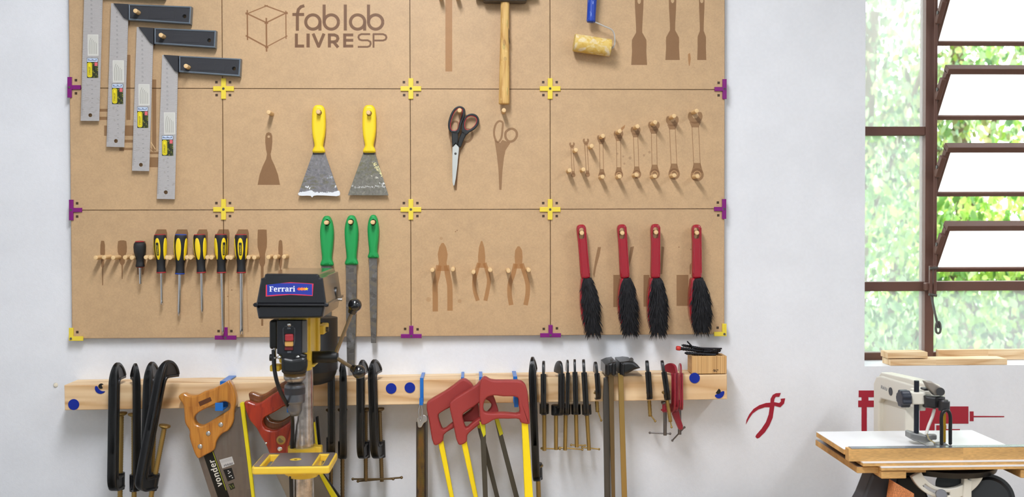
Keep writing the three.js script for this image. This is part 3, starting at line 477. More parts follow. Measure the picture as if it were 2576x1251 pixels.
// ---------------------------------------------------------------- hammer
{
  const hz = ZP + 0.02, wood = M({ map: rep(tex(canvas(512, 512, (x, w, h) => { x.drawImage(woodCanvas(512, [222, 184, 112], [176, 128, 66], 101, 9), 0, 0); for (let i = 0; i < 90; i++) { x.fillStyle = ['rgba(120,130,70,0.22)', 'rgba(240,214,150,0.3)', 'rgba(92,66,34,0.22)'][i % 3]; x.beginPath(); x.ellipse(rnd(0, w), rnd(0, h), rnd(6, 34), rnd(3, 12), 0, 0, 7); x.fill(); } })), 6), roughness: 0.6 });
  const t = thing('hammer', 'hammer with a worn wooden handle and dark steel head', 'hammer', V(1268, 262, hz));
  const pr = [[0, 0], [12.6, 0], [13.6, 2], [13.6, 6], [13, 60], [11.8, 130], [11, 190], [11, 262], [10.4, 330]].map((p) => [p[0] * U(hz), p[1] * U(hz)]);
  part(t, 'handle', uvBox(lathe(pr, V(1268, 262, hz), V(1271, -60, hz), 22).scale(1, 1, 1), 1, 'y'), wood);
  part(t, 'chip', ext([[1279, 68], [1281.5, 78], [1281, 92], [1283.5, 108], [1283, 112], [1279.5, 96], [1276, 72]], hz + 0.0055, 0.004, 0.0005), M({ color: 0x4a3a22, roughness: 0.8 }), 'dark chipped gouge');
  part(t, 'head', [uvBox(boxPx(1216, -46, 1326, 3, hz + 0.017, 0.034, 0.006), 1), cyl(V(1218, -20, hz), V(1196, -20, hz), 0.019, 0.017, 20), cyl(V(1324, -18, hz), V(1350, -12, hz), 0.016, 0.006, 16)], MAT.darkSteel);
}

// ---------------------------------------------------------------- paint roller
{
  const z = ZP + 0.028, t = thing('paint_roller', 'blue-handled paint roller with a yellow foam sleeve', 'paint roller', V(1490, 140, z));
  const blue = M({ map: tex(canvas(256, 256, (x, w, h) => { x.fillStyle = '#1540a6'; x.fillRect(0, 0, w, h); for (let i = 0; i < 70; i++) { x.fillStyle = 'rgba(225,232,245,' + rnd(0.25, 0.85).toFixed(2) + ')'; x.beginPath(); x.ellipse(rnd(0, w), rnd(0, h), rnd(0.8, 4), rnd(1, 7), 0, 0, 7); x.fill(); } })), roughness: 0.35 });
  const pr = [[0, 0], [9.5, 0.5], [11.4, 4], [11.2, 14], [11.5, 40], [12.2, 70], [12.5, 100], [11, 130], [0, 134]].map((p) => [p[0] * U(z), p[1] * U(z)]);
  part(t, 'handle', lathe(pr, V(1486.5, 57, z), V(1493, -60, z), 20), blue);
  part(t, 'wire_frame', [tube([V(1489, 40, z), V(1491, 54, z), V(1500, 57, z + 0.001), V(1520, 66, z + 0.002), V(1539, 75, z + 0.002), V(1544, 83, z), V(1546.5, 100, z), V(1545.5, 113, z), V(1540, 121, z), V(1500, 115.5, z)], 0.0019, 60, 8)], M({ color: 0xcfccc6, metalness: 0.5, roughness: 0.4, bumpMap: rep(grain, 60), bumpScale: 0.0006 }));
  const foam = M({ map: tex(canvas(512, 256, (x, w, h) => { x.fillStyle = '#e9c873'; x.fillRect(0, 0, w, h); for (let i = 0; i < 420; i++) { x.fillStyle = ['rgba(247,236,200,0.35)', 'rgba(214,166,58,0.3)', 'rgba(238,224,214,0.4)', 'rgba(226,186,86,0.4)'][i % 4]; x.beginPath(); x.ellipse(rnd(0, w), rnd(0, h), rnd(4, 34), rnd(2, 9), rnd(-0.3, 0.3), 0, 7); x.fill(); } })), roughness: 0.95, bumpMap: rep(grain, 3), bumpScale: 0.0016 });
  const a = V(1443, 107, z), b = V(1537, 121, z), L = a.distanceTo(b), R = 22 * U(z);
  part(t, 'roller_sleeve', lathe([[0, 0], [R * 0.9, 0], [R, L * 0.02], [R * 1.01, L * 0.4], [R * 0.98, L * 0.7], [R, L * 0.98], [R * 0.9, L], [0, L]], a, b, 32), foam, 'yellow foam sleeve streaked with white paint');
}

// ---------------------------------------------------------------- scrapers
{
  const blades = [0, 1].map((k) => M({ map: tex(canvas(512, 512, (x, w, h) => {
    x.fillStyle = k ? '#77746c' : '#7d7b7a'; x.fillRect(0, 0, w, h);
    for (let i = 0; i < 900; i++) { const g = Math.floor(rnd(70, 175)); x.fillStyle = 'rgba(' + g + ',' + (g - 2) + ',' + (g + (k ? -18 : 4)) + ',0.2)'; x.beginPath(); x.ellipse(rnd(0, w), rnd(0, h), rnd(3, 26), rnd(2, 16), rnd(0, 3), 0, 7); x.fill(); }
    for (let i = 0; i < 60; i++) { x.fillStyle = 'rgba(98,96,52,0.2)'; x.beginPath(); x.ellipse(rnd(0, w), k ? rnd(20, 260) : rnd(270, 430), rnd(8, 50), rnd(4, 18), rnd(-0.6, 0.6), 0, 7); x.fill(); }
    const blob = (cx, cy, n, s, f) => { x.fillStyle = f; for (let i = 0; i < n; i++) { x.beginPath(); x.ellipse(cx + rnd(-s, s), cy + rnd(-s, s) * 0.5, rnd(3, s * 0.4), rnd(2, s * 0.25), rnd(0, 3), 0, 7); x.fill(); } };
    if (!k) { for (let i = 0; i < 26; i++) blob(i * 20, h - 22 - rnd(0, 10), 7, 22, 'rgba(226,229,232,0.9)'); blob(130, 425, 12, 34, 'rgba(228,230,232,0.95)'); blob(380, 300, 10, 40, 'rgba(190,196,208,0.5)'); blob(130, 200, 6, 26, 'rgba(52,50,44,0.8)'); blob(470, 410, 10, 26, 'rgba(226,229,232,0.8)'); }
    else { for (let i = 0; i < 20; i++) blob(i * 26, h - 96 - rnd(0, 14), 5, 22, 'rgba(214,214,212,0.7)'); for (let i = 0; i < 14; i++) blob(330 + i * 9, 130 + i * 12, 6, 26, 'rgba(228,218,160,0.95)'); blob(360, 300, 8, 20, 'rgba(226,222,206,0.95)'); blob(290, 280, 4, 14, 'rgba(220,214,196,0.9)'); blob(430, 380, 12, 34, 'rgba(216,216,214,0.8)'); }
  }), true, false), metalness: 0.25, roughness: 0.55 }));
  const make = (cx, bt, bb, k, peg, label) => {
    const z = ZP + 0.024, t = thing('scraper', label, 'scraper', V(cx, 491, z), 'yellow-handled scrapers');
    const half = [[0, 263.4], [8, 264.5], [14, 271], [16.6, 284], [17.3, 305], [17, 325], [14.8, 345], [11.6, 360], [11, 367], [13.6, 373], [15.8, 378], [15.4, 382.5], [12, 384.5], [0, 385]];
    const pts = half.map((p) => [cx + p[0], p[1]]).concat(half.slice(1, -1).reverse().map((p) => [cx - p[0], p[1]]));
    const hd = part(t, 'handle', drilled(ext(smooth(pts, 3), z, 0.021, 0.0075, [], 4), pegHole(peg, z + 0.01, 6.8), z, 0.021), MAT.yellow);
    const bp = [bt[0], bt[1], bb[1], bb[0]], zb = z - 0.0095, g = ext(bp, zb, 0.0016, 0.0003), a = V(bb[0][0], bb[0][1], zb), b = V(bb[1][0], bt[0][1], zb);
    part(t, 'blade', uvFlat(g, a.x, a.y, b.x - a.x, b.y - a.y), blades[k], k ? 'steel blade with cream paint patches' : 'steel blade caked with white paint along its edge');
    part(t, 'collar', ext([[cx - 14, 379], [cx + 14, 379], [cx + 14, 388], [cx - 14, 388]], z - 0.006, 0.009, 0.002), MAT.darkSteel);
    if (!k) part(t, 'paint_crust', ext(smooth([[750, 486], [770, 482], [784, 479], [790, 484], [812, 486], [838, 484], [853, 480], [854.5, 492], [820, 492.5], [789, 493], [785, 497], [781, 493], [752, 492]], 3), zb + 0.0012, 0.0014, 0.0005), M({ color: 0xdfe2e4, roughness: 0.8 }), 'white paint crust');
  };
  make(800.5, [[787.5, 383], [816.4, 382]], [[749, 491.5], [854.5, 491.8]], 0, [800, 281.4], 'yellow-handled scraper with white paint along its blade edge');
  make(928, [[914, 384], [942.8, 383]], [[875, 491.4], [977.5, 491.8]], 1, [926.5, 283], 'yellow-handled scraper with cream paint patches on its blade');
}

// ---------------------------------------------------------------- scissors
{
  const z = ZP + 0.019, q = (p) => [1020 + p[0] / 3.91, 220 + p[1] / 3.91], t = thing('scissors', 'scissors with black and red handles', 'scissors', V(1143, 466, z));
  const oL = [[535, 182], [580, 205], [590, 250], [572, 310], [548, 372], [530, 440], [500, 462], [455, 448], [425, 415], [418, 365], [430, 300], [455, 240], [490, 198]].map(q), iL = [[535, 202], [560, 216], [560, 255], [545, 305], [528, 355], [514, 410], [490, 428], [455, 425], [440, 395], [442, 350], [458, 290], [480, 240], [508, 210]].map(q);
  const oR = [[650, 256], [700, 272], [725, 315], [715, 365], [680, 410], [630, 440], [590, 470], [562, 455], [550, 400], [565, 330], [595, 278]].map(q), iR = [[650, 278], [690, 292], [704, 325], [690, 365], [655, 400], [612, 420], [588, 410], [578, 370], [588, 320], [612, 288]].map(q);
  const red = M({ color: 0xb02a34, roughness: 0.45 }), sh = (o, i, zf) => ext(smooth(o, 4), zf, 0.010, 0.0014, [smooth(i, 4)], 3);
  const A = part(t, 'handle', [sh(oL, iL, z), ext([[452, 425], [515, 425], [520, 500], [512, 570], [495, 552], [460, 585], [455, 500]].map(q), z, 0.009, 0.002)], MAT.black);
  const B = part(t, 'handle', [sh(oR, iR, z - 0.001), ext([[560, 430], [610, 445], [575, 510], [545, 590], [525, 588], [512, 560], [530, 490]].map(q), z - 0.001, 0.009, 0.002)], MAT.black);
  const inset = (o) => { const c = o.reduce((s, p) => [s[0] + p[0] / o.length, s[1] + p[1] / o.length], [0, 0]); return o.map((p) => [c[0] + (p[0] - c[0]) * 0.9, c[1] + (p[1] - c[1]) * 0.94]); };
  part(A, 'red_lining', ext(smooth(iL, 4), z - 0.001, 0.008, 0.0002, [smooth(inset(iL), 4)]), red); part(B, 'red_lining', ext(smooth(iR, 4), z - 0.002, 0.008, 0.0002, [smooth(inset(iR), 4)]), red);
  part(t, 'blade', ext([[462, 590], [495, 555], [524, 585], [522, 640], [512, 760], [495, 900], [482, 965], [470, 968], [462, 930], [460, 760]].map(q), z - 0.004, 0.0024, 0.0004), MAT.steel);
  part(t, 'blade', ext([[468, 590], [500, 560], [528, 590], [524, 650], [506, 780], [488, 900], [478, 962], [470, 955], [466, 800]].map(q), z - 0.0065, 0.0022, 0.0004), MAT.steel);
  part(t, 'pivot_screw', bolt(V(...q([492, 652]), z - 0.0042), Z, 0.0032, 0.0016), MAT.darkSteel);
}

// ---------------------------------------------------------------- screwdrivers
{
  const z = ZP + 0.024, blk = M({ color: 0x16171a, roughness: 0.45, bumpMap: rep(grain, 90), bumpScale: 0.0003 }), rings = { red: M({ color: 0xa02c30, roughness: 0.4 }), blue: M({ color: 0x22439a, roughness: 0.4 }) };
  const print = M({ map: tex(canvas(128, 384, (x, w, h) => { x.fillStyle = '#efcf16'; x.fillRect(0, 0, w, h); x.fillStyle = '#1a1a12'; x.beginPath(); x.roundRect(38, 86, 52, 216, 16); x.fill(); x.fillStyle = '#d8c23a'; x.save(); x.translate(78, 290); x.rotate(-Math.PI / 2); x.font = 'bold 38px sans-serif'; x.fillText('STANLEY', 4, 0, 196); x.restore(); }), true, false), roughness: 0.38 });
  const prof = [[0, 0], [11, 0], [12, 1.5], [11.6, 7], [10.6, 16], [10.8, 26], [12.6, 38], [15, 52], [16.4, 68], [16.6, 80], [16, 92], [15.2, 97], [14, 99], [0, 99]];
  const rAt = (t) => { for (let i = 1; i < prof.length; i++) if (prof[i][1] >= t && prof[i][1] > prof[i - 1][1]) { const a = prof[i - 1], b = prof[i]; return a[0] + (b[0] - a[0]) * (t - a[1]) / (b[1] - a[1]); } return 15; };
  function patch(a, b, u, phi, t0, t1, half) {                                       // an oval pad lying on the handle
    const n = 14, m = 8, pos = [], uv = [], idx = [], ax = b.clone().sub(a).normalize(), sx = ax.clone().cross(Z).normalize(), fz = sx.clone().cross(ax).normalize();
    for (let i = 0; i <= n; i++) for (let j = 0; j <= m; j++) {
      const s = i / n * 2 - 1, e = Math.sqrt(Math.max(0, 1 - s * s)) * half, ph = phi + (j / m * 2 - 1) * e, tt = t0 + (t1 - t0) * i / n, edge = Math.max(Math.abs(j / m * 2 - 1), Math.abs(s)), R = (rAt(tt) + (edge > 0.97 ? -0.6 : 0.9)) * u;
      const p = a.clone().addScaledVector(ax, tt * u).addScaledVector(sx, Math.sin(ph) * R).addScaledVector(fz, Math.cos(ph) * R); pos.push(p.x, p.y, p.z); uv.push(0.5 + (j / m - 0.5) * e / half, i / n);
    }
    for (let i = 0; i < n; i++) for (let j = 0; j < m; j++) { const k = i * (m + 1) + j; idx.push(k, k + 1, k + m + 1, k + 1, k + m + 2, k + m + 1); }
    const g = new THREE.BufferGeometry(); g.setAttribute('position', new THREE.Float32BufferAttribute(pos, 3)); g.setAttribute('uv', new THREE.Float32BufferAttribute(uv, 2)); g.setIndex(idx); g.computeVertexNormals(); return g;
  }
  const make = (top, bot, tip, ring, turn, printed, bladeR, flat, label) => {
    const a = V(bot[0], bot[1], z), b = V(top[0], top[1], z), u = a.distanceTo(b) / 99, tp = V(tip[0], tip[1], z - 0.004), k = 0.94 * U(z);
    const t = thing('screwdriver', label, 'screwdriver', a, 'screwdrivers between pegs');
    const hd = part(t, 'handle', lathe(prof.map((p) => [p[0] * k, p[1] * u]), a, b, 28), blk), ut = u;
    part(hd, 'ring', lathe([[0, -0.5], [11.4, -0.5], [12.4, 0.6], [12.2, 3], [0, 3]].map((p) => [p[0] * k, p[1] * u]), a, b, 24), rings[ring]); part(hd, 'end_cap', lathe([[0, 96], [15.2, 96], [14, 100], [0, 100.4]].map((p) => [p[0] * k, p[1] * u]), a, b, 24), rings[ring]);
    turn.forEach((ph, i) => { const g = patch(a, b, k, ph, 33, 92, 0.54); const s = u / k; if (Math.abs(s - 1) > 0.02) { const ax = b.clone().sub(a).normalize(); const P = g.attributes.position; for (let j = 0; j < P.count; j++) { const v = vec(P.getX(j), P.getY(j), P.getZ(j)).sub(a), d = v.dot(ax); v.addScaledVector(ax, d * (s - 1)).add(a); P.setXYZ(j, v.x, v.y, v.z); } g.computeVertexNormals(); } part(hd, 'yellow_pad', g, i === printed ? print : MAT.yellow); });
    const L = a.distanceTo(tp), r = bladeR * k;
    part(t, 'blade', flat ? [cyl(a, a.clone().lerp(tp, 0.86), r, r, 14), lathe([[r, 0], [r * 1.15, L * 0.06], [r * 0.9, L * 0.14], [0, L * 0.14]], a.clone().lerp(tp, 0.86), tp, 14)] : lathe([[0, 0], [r, 0], [r, L - r * 3.2], [r * 0.35, L], [0, L]], a, tp, 14), MAT.chrome);
  };
  make([402.5, 590.5], [405.8, 687], [407.2, 767], 'red', [-0.2, 1.25, -1.6], 0, 3.2, true, 'short yellow and black screwdriver with red rings, beside the stubby one');
  make([455, 590.5], [452.4, 690], [450.4, 796], 'blue', [-0.12, 1.35, -1.5], -1, 4.2, false, 'yellow and black screwdriver with blue rings');
  make([502, 590.5], [506.6, 687], [508.8, 788], 'red', [-0.2, 1.2, -1.6], -1, 3.6, false, 'yellow and black screwdriver with red rings and pointed tip, beside the blue-ringed one');
  make([555.6, 590], [557.2, 687], [561.2, 841], 'red', [-0.82, 0.72, 2.0], 1, 3.4, false, 'long thin yellow and black screwdriver reaching the purple connector');
  make([606, 590.5], [607, 687], [607.8, 841], 'red', [0.12, -1.3, 1.5], 0, 4.6, true, 'long screwdriver with thick flat blade, beside the drill press');
  { // the stubby one
    const a = V(352.6, 672, z), b = V(351.4, 608, z), k = U(z), t = thing('screwdriver', 'stubby black screwdriver with a red end cap', 'screwdriver', a, 'screwdrivers between pegs');
    const hd = part(t, 'handle', lathe([[0, 0], [9.5, 0], [11, 2], [9.6, 9], [9, 16], [11.6, 27], [14.4, 38], [15, 50], [14, 58], [11, 62], [0, 62.5]].map((p) => [p[0] * k, p[1] * k]), a, b, 24), blk);
    part(hd, 'end_cap', lathe([[0, 61], [11.6, 61], [10, 64.5], [0, 65.5]].map((p) => [p[0] * k, p[1] * k]), a, b, 20), rings.red); part(hd, 'ring', lathe([[0, -1.5], [8.6, -1.5], [9.6, 1.5], [0, 1.5]].map((p) => [p[0] * k, p[1] * k]), a, b, 20), rings.red);
    const tp = V(353.4, 714, z - 0.003); part(t, 'blade', cyl(a, tp, 3.6 * k, 3.2 * k, 14), MAT.chrome);
  }
}

// ---------------------------------------------------------------- files
{
  const fm = M({ map: rep(tex(canvas(256, 256, (x, w, h) => { x.fillStyle = '#77736e'; x.fillRect(0, 0, w, h); for (let i = 0; i < 128; i++) { x.fillStyle = 'rgba(40,38,36,' + rnd(0.1, 0.3).toFixed(2) + ')'; x.fillRect(0, i * 2, w, 1); } for (let i = 0; i < 90; i++) { x.fillStyle = ['rgba(150,128,92,0.25)', 'rgba(70,66,64,0.3)', 'rgba(150,150,152,0.25)'][i % 3]; x.beginPath(); x.ellipse(rnd(0, w), rnd(0, h), rnd(4, 30), rnd(3, 16), rnd(0, 3), 0, 7); x.fill(); } })), 10), metalness: 0.55, roughness: 0.5 });
  const make = (cx, y0, y1, w, bl, peg, label) => {
    const z = ZP + 0.022, k = U(z), h = y1 - y0, t = thing('file', label, 'file', V(cx, y1, z), 'green-handled files');
    const half = [[0, 0], [0.36, 0.012], [0.62, 0.06], [0.86, 0.16], [1, 0.29], [0.99, 0.42], [0.88, 0.62], [0.74, 0.8], [0.74, 0.87], [0.93, 0.94], [0.97, 0.975], [0.85, 1], [0, 1]];
    const pts = half.map((p) => [cx + p[0] * w, y0 + p[1] * h]).concat(half.slice(1, -1).reverse().map((p) => [cx - p[0] * w, y0 + p[1] * h]));
    part(t, 'handle', drilled(ext(smooth(pts, 3), z + 0.002, 0.024, 0.009, [], 5), smooth([[0, -8], [6.6, -4], [6.8, 3], [0, 9], [-6.8, 3], [-6.6, -4]].map((d) => { const c = pegHole(peg, z + 0.012, 0)[0]; return [c[0] + d[0], c[1] + d[1]]; }), 3), z + 0.002, 0.024), MAT.green);
    part(t, 'blade', uvBox(ext(bl, z - 0.006, 0.0045, 0.0006), 1, 'y'), fm);
  };
  make(821, 543, 669.5, 17.3, [[808, 664], [835, 664], [834.5, 690], [833, 840], [830, 912], [811, 912], [808, 840]], [820, 560.4], 'green-handled file whose blade is hidden behind the drill press');
  make(883, 541.5, 667, 17.3, [[870, 662], [897, 662], [897, 720], [895, 820], [892, 922], [873, 922], [870.5, 800]], [880.5, 559], 'green-handled file with a wide blade behind the drill press handle ball');
  make(938, 540.5, 650, 14.4, [[928, 646], [948.5, 646], [948.5, 700], [947.5, 790], [946, 863.5], [933.5, 863.5], [930, 770]], [937, 559.6], 'shorter green-handled file, hanging free of the drill press');
}

// ---------------------------------------------------------------- hand brushes
{
  const bris = M({ color: 0x17171b, roughness: 0.75 });
  const make = (top, bot, axis, halfW, lean, peg, label) => {
    const z = ZP + 0.034, t = thing('hand_brush', label, 'brush', V(bot[0], bot[1], z), 'red hand brushes');
    const at = (s, d) => { const dx = bot[0] - top[0], dy = bot[1] - top[1], l = Math.hypot(dx, dy); return [top[0] + dx * s + dy / l * d * -1 * -1, top[1] + dy * s - dx / l * d]; };
    const prof = [[0, 5], [0.02, 9.4], [0.07, 12], [0.16, 12.2], [0.35, 11.4], [0.6, 11.6], [0.85, 12.2], [0.95, 12], [1.02, 10]];
    const side = (k) => prof.map(([s, d]) => at(s, d * k)), outline = side(1).concat(side(-1).reverse());
    const pc = pegHole(peg, z + 0.01, 0)[0], hl = [[-4, -12], [4, -12], [6.8, -4], [6.8, 4], [4.5, 14], [-4.5, 14], [-6.8, 4], [-6.8, -4]].map((d) => [pc[0] + d[0], pc[1] + d[1]]);
    const hd = part(t, 'handle', drilled(ext(smooth(outline, 3), z, 0.02, 0.0055, [], 3), smooth(hl, 3), z, 0.02), MAT.redGloss);
    for (const k of [1, -1]) part(hd, 'raised_rim', tube([0.06, 0.2, 0.4, 0.6, 0.8, 0.93].map((s) => { const p = at(s, 9.6 * k); return V(p[0], p[1], z - 0.0008); }), 0.0018, 24, 8), MAT.redGloss);
    // red back of the head on the left, bristles bulging to the right
    const hp = axis.map((p) => [p[0], p[1]]), n = hp.length - 1, mid = (s) => { const f = s * n, i = Math.min(n - 1, Math.floor(f)), u = f - i; return [hp[i][0] + (hp[i + 1][0] - hp[i][0]) * u, hp[i][1] + (hp[i + 1][1] - hp[i][1]) * u]; };
    const wAt = (s) => halfW * Math.pow(Math.sin(Math.PI * Math.min(0.97, 0.13 + s * 0.8)), 0.7);
    const back = [0, 0.12, 0.3, 0.5, 0.7, 0.85, 0.97].map((s) => { const m = mid(s); return [m[0] - wAt(s) * 1.06, m[1]]; });
    part(t, 'head_block', ext(smooth(back.concat(back.slice().reverse().map((p) => [p[0] + 11, p[1] + 1])), 3), z - 0.002, 0.03, 0.005, [], 3), MAT.redGloss);
    const g = [], u = U(z), core = [];
    for (let i = 0; i <= 14; i++) { const s = i / 14 * 0.93, m = mid(s), w = wAt(s) * 0.8; core.push([V(m[0], m[1], z - 0.006), w * u]); }
    for (let i = 0; i < 14; i++) { const [a, ra] = core[i], [b, rb] = core[i + 1]; const c = new THREE.CylinderGeometry(ra, rb, a.distanceTo(b), 10, 1, true).scale(1, 1, 0.8).translate(0, -a.distanceTo(b) / 2, 0); g.push(c.applyQuaternion(new THREE.Quaternion().setFromUnitVectors(vec(0, -1, 0), b.clone().sub(a).normalize())).translate(a.x, a.y, a.z)); }
    for (let i = 0; i < 620; i++) {
      const s = Math.pow(rnd(), 0.85) * 0.9, m = mid(s), w = wAt(s), ph = rnd(-1.5, 1.65), rr = w * rnd(0.62, 0.86), r0 = V(m[0] + Math.sin(ph) * rr, m[1], z - 0.006 + Math.cos(ph) * rr * u * 0.8);
      const len = rnd(15, 27) * u, d = vec(Math.sin(ph) * 0.42 + lean + rnd(-0.16, 0.16), -1, Math.cos(ph) * 0.34 + rnd(-0.1, 0.1)).normalize();
      g.push(place(new THREE.ConeGeometry(rnd(1.1, 2.1) * u, len, 4, 1, true).translate(0, len / 2, 0), r0, r0.clone().add(d)));
    }
    const b = part(t, 'bristles', g, bris, 'black bristles'); b.userData.kind = 'stuff';
  };
  make([1462, 565.5], [1473.5, 698], [[1478, 700], [1483, 740], [1487, 780], [1490, 820], [1495, 845]], 24.5, 0.06, [1464, 586.6], 'red hand brush with black bristles, beside the pliers outlines');
  make([1564.6, 565], [1572.7, 697], [[1577, 700], [1579, 740], [1581, 780], [1584, 820], [1588, 843]], 24, 0.05, [1566, 586.6], 'red hand brush with black bristles, leaning, second from the pliers outlines');
  make([1650, 564], [1650, 697], [[1652, 700], [1655, 740], [1656, 780], [1656, 820], [1655, 844]], 25, 0.02, [1651, 585], 'red hand brush with black bristles, hanging straight, third from the pliers outlines');
  make([1753.5, 565.5], [1754.6, 697], [[1757, 700], [1762, 740], [1764, 780], [1765, 815], [1766, 840]], 27, 0.02, [1754, 586], 'red hand brush with the widest black bristles, above the drill bit box');
}

// ---------------------------------------------------------------- the wooden rail under the board
const ZB = 0.085;
const railTop = (px) => 970 + (942.5 - 970) * (px - 161) / 1668, railBot = (px) => railTop(px) + 63;
{
  const t = thing('wooden_rail', 'long pine beam fixed to the wall under the tool board', 'wooden beam', V(995, 1019, ZB));
  part(t, 'beam', uvBox(ext([[161, 970], [1829, 942.5], [1829.5, 1005], [162.5, 1033]], ZB, ZB - 0.0005, 0.002), 1.15, 'x'), MAT.pine);
  const dot = (px, py, r, label, shape) => part(t, 'blue_disc', ext(shape ?? circle(px, py, r, 28), ZB + 0.0016, 0.0016, 0.0003), MAT.blueFelt, label);
  dot(185, 1018.4, 13.8, 'round blue disc'); dot(984, 978, 13.4, 'round blue disc'); dot(1031, 976, 13.4, 'round blue disc'); dot(1747.6, 951.6, 13.2, 'round blue disc');
  dot(0, 0, 0, 'blue disc folded to a crescent', smooth([[240, 972], [238.5, 979], [241.5, 986], [248, 990.6], [256, 991], [264, 985.5], [256, 984.5], [248.5, 980], [244.5, 973]], 4));
  dot(0, 0, 0, 'blue disc cut off at its upper edge', smooth([[1798.5, 996], [1803, 1001.5], [1810, 1003], [1818, 998.6], [1822, 990.5], [1821.6, 984.8], [1814, 986.5], [1804, 992]], 4));
  for (const [x, y, r] of [[254.5, 971.8, 6.5], [1806, 985, 7]]) part(t, 'bolt_hole', cyl(V(x, y, ZB - 0.001), V(x, y, ZB + 0.0006), r * U(ZB), r * U(ZB), 20), MAT.hole);
}

// ---------------------------------------------------------------- blue hooks over the rail
function hook(px, w, yLow, zTip, yTip, label) {
  const T = V(px, railTop(px), ZB).y + 0.0012, lo = V(px, yLow, ZB).y, tip = V(px, yTip, zTip).y, th = 0.003, W = w * U(ZB), x = V(px, railTop(px), ZB).x;
  const s = new THREE.Shape([[0.003, T], [0.003, T + th], [ZB + 0.001 + th, T + th], [ZB + 0.001 + th, lo + th], [zTip - th, lo + th], [zTip - th, tip], [zTip, tip], [zTip, lo], [ZB + 0.001, lo], [ZB + 0.001, T]].map(([z, y]) => new THREE.Vector2(-z, y)));
  const g = extShape(s, W / 2, W, 0.0004).rotateY(Math.PI / 2).translate(x, 0, 0);
  return solo('rail_hook', g, MAT.blueHook, label, 'hook', 'blue hooks over the wooden rail');
}
hook(564, 19, 1024, 0.135, 1014, 'wide blue hook carrying the tan-handled saw');
hook(1061, 8.6, 1014, 0.118, 1002, 'narrow blue hook carrying the dark steel blade');
hook(1163.5, 7.5, 1002, 0.118, 994, 'narrow blue hook behind the first red-handled hacksaw');
hook(1209.5, 8.5, 1002, 0.118, 994, 'narrow blue hook between the hacksaws');
hook(1296, 10, 1012, 0.150, 1000, 'narrow blue hook in the upright hacksaw handle');
hook(737, 8, 1026, 0.145, 1016, 'blue hook carrying the red-handled saw behind the drill press chuck');

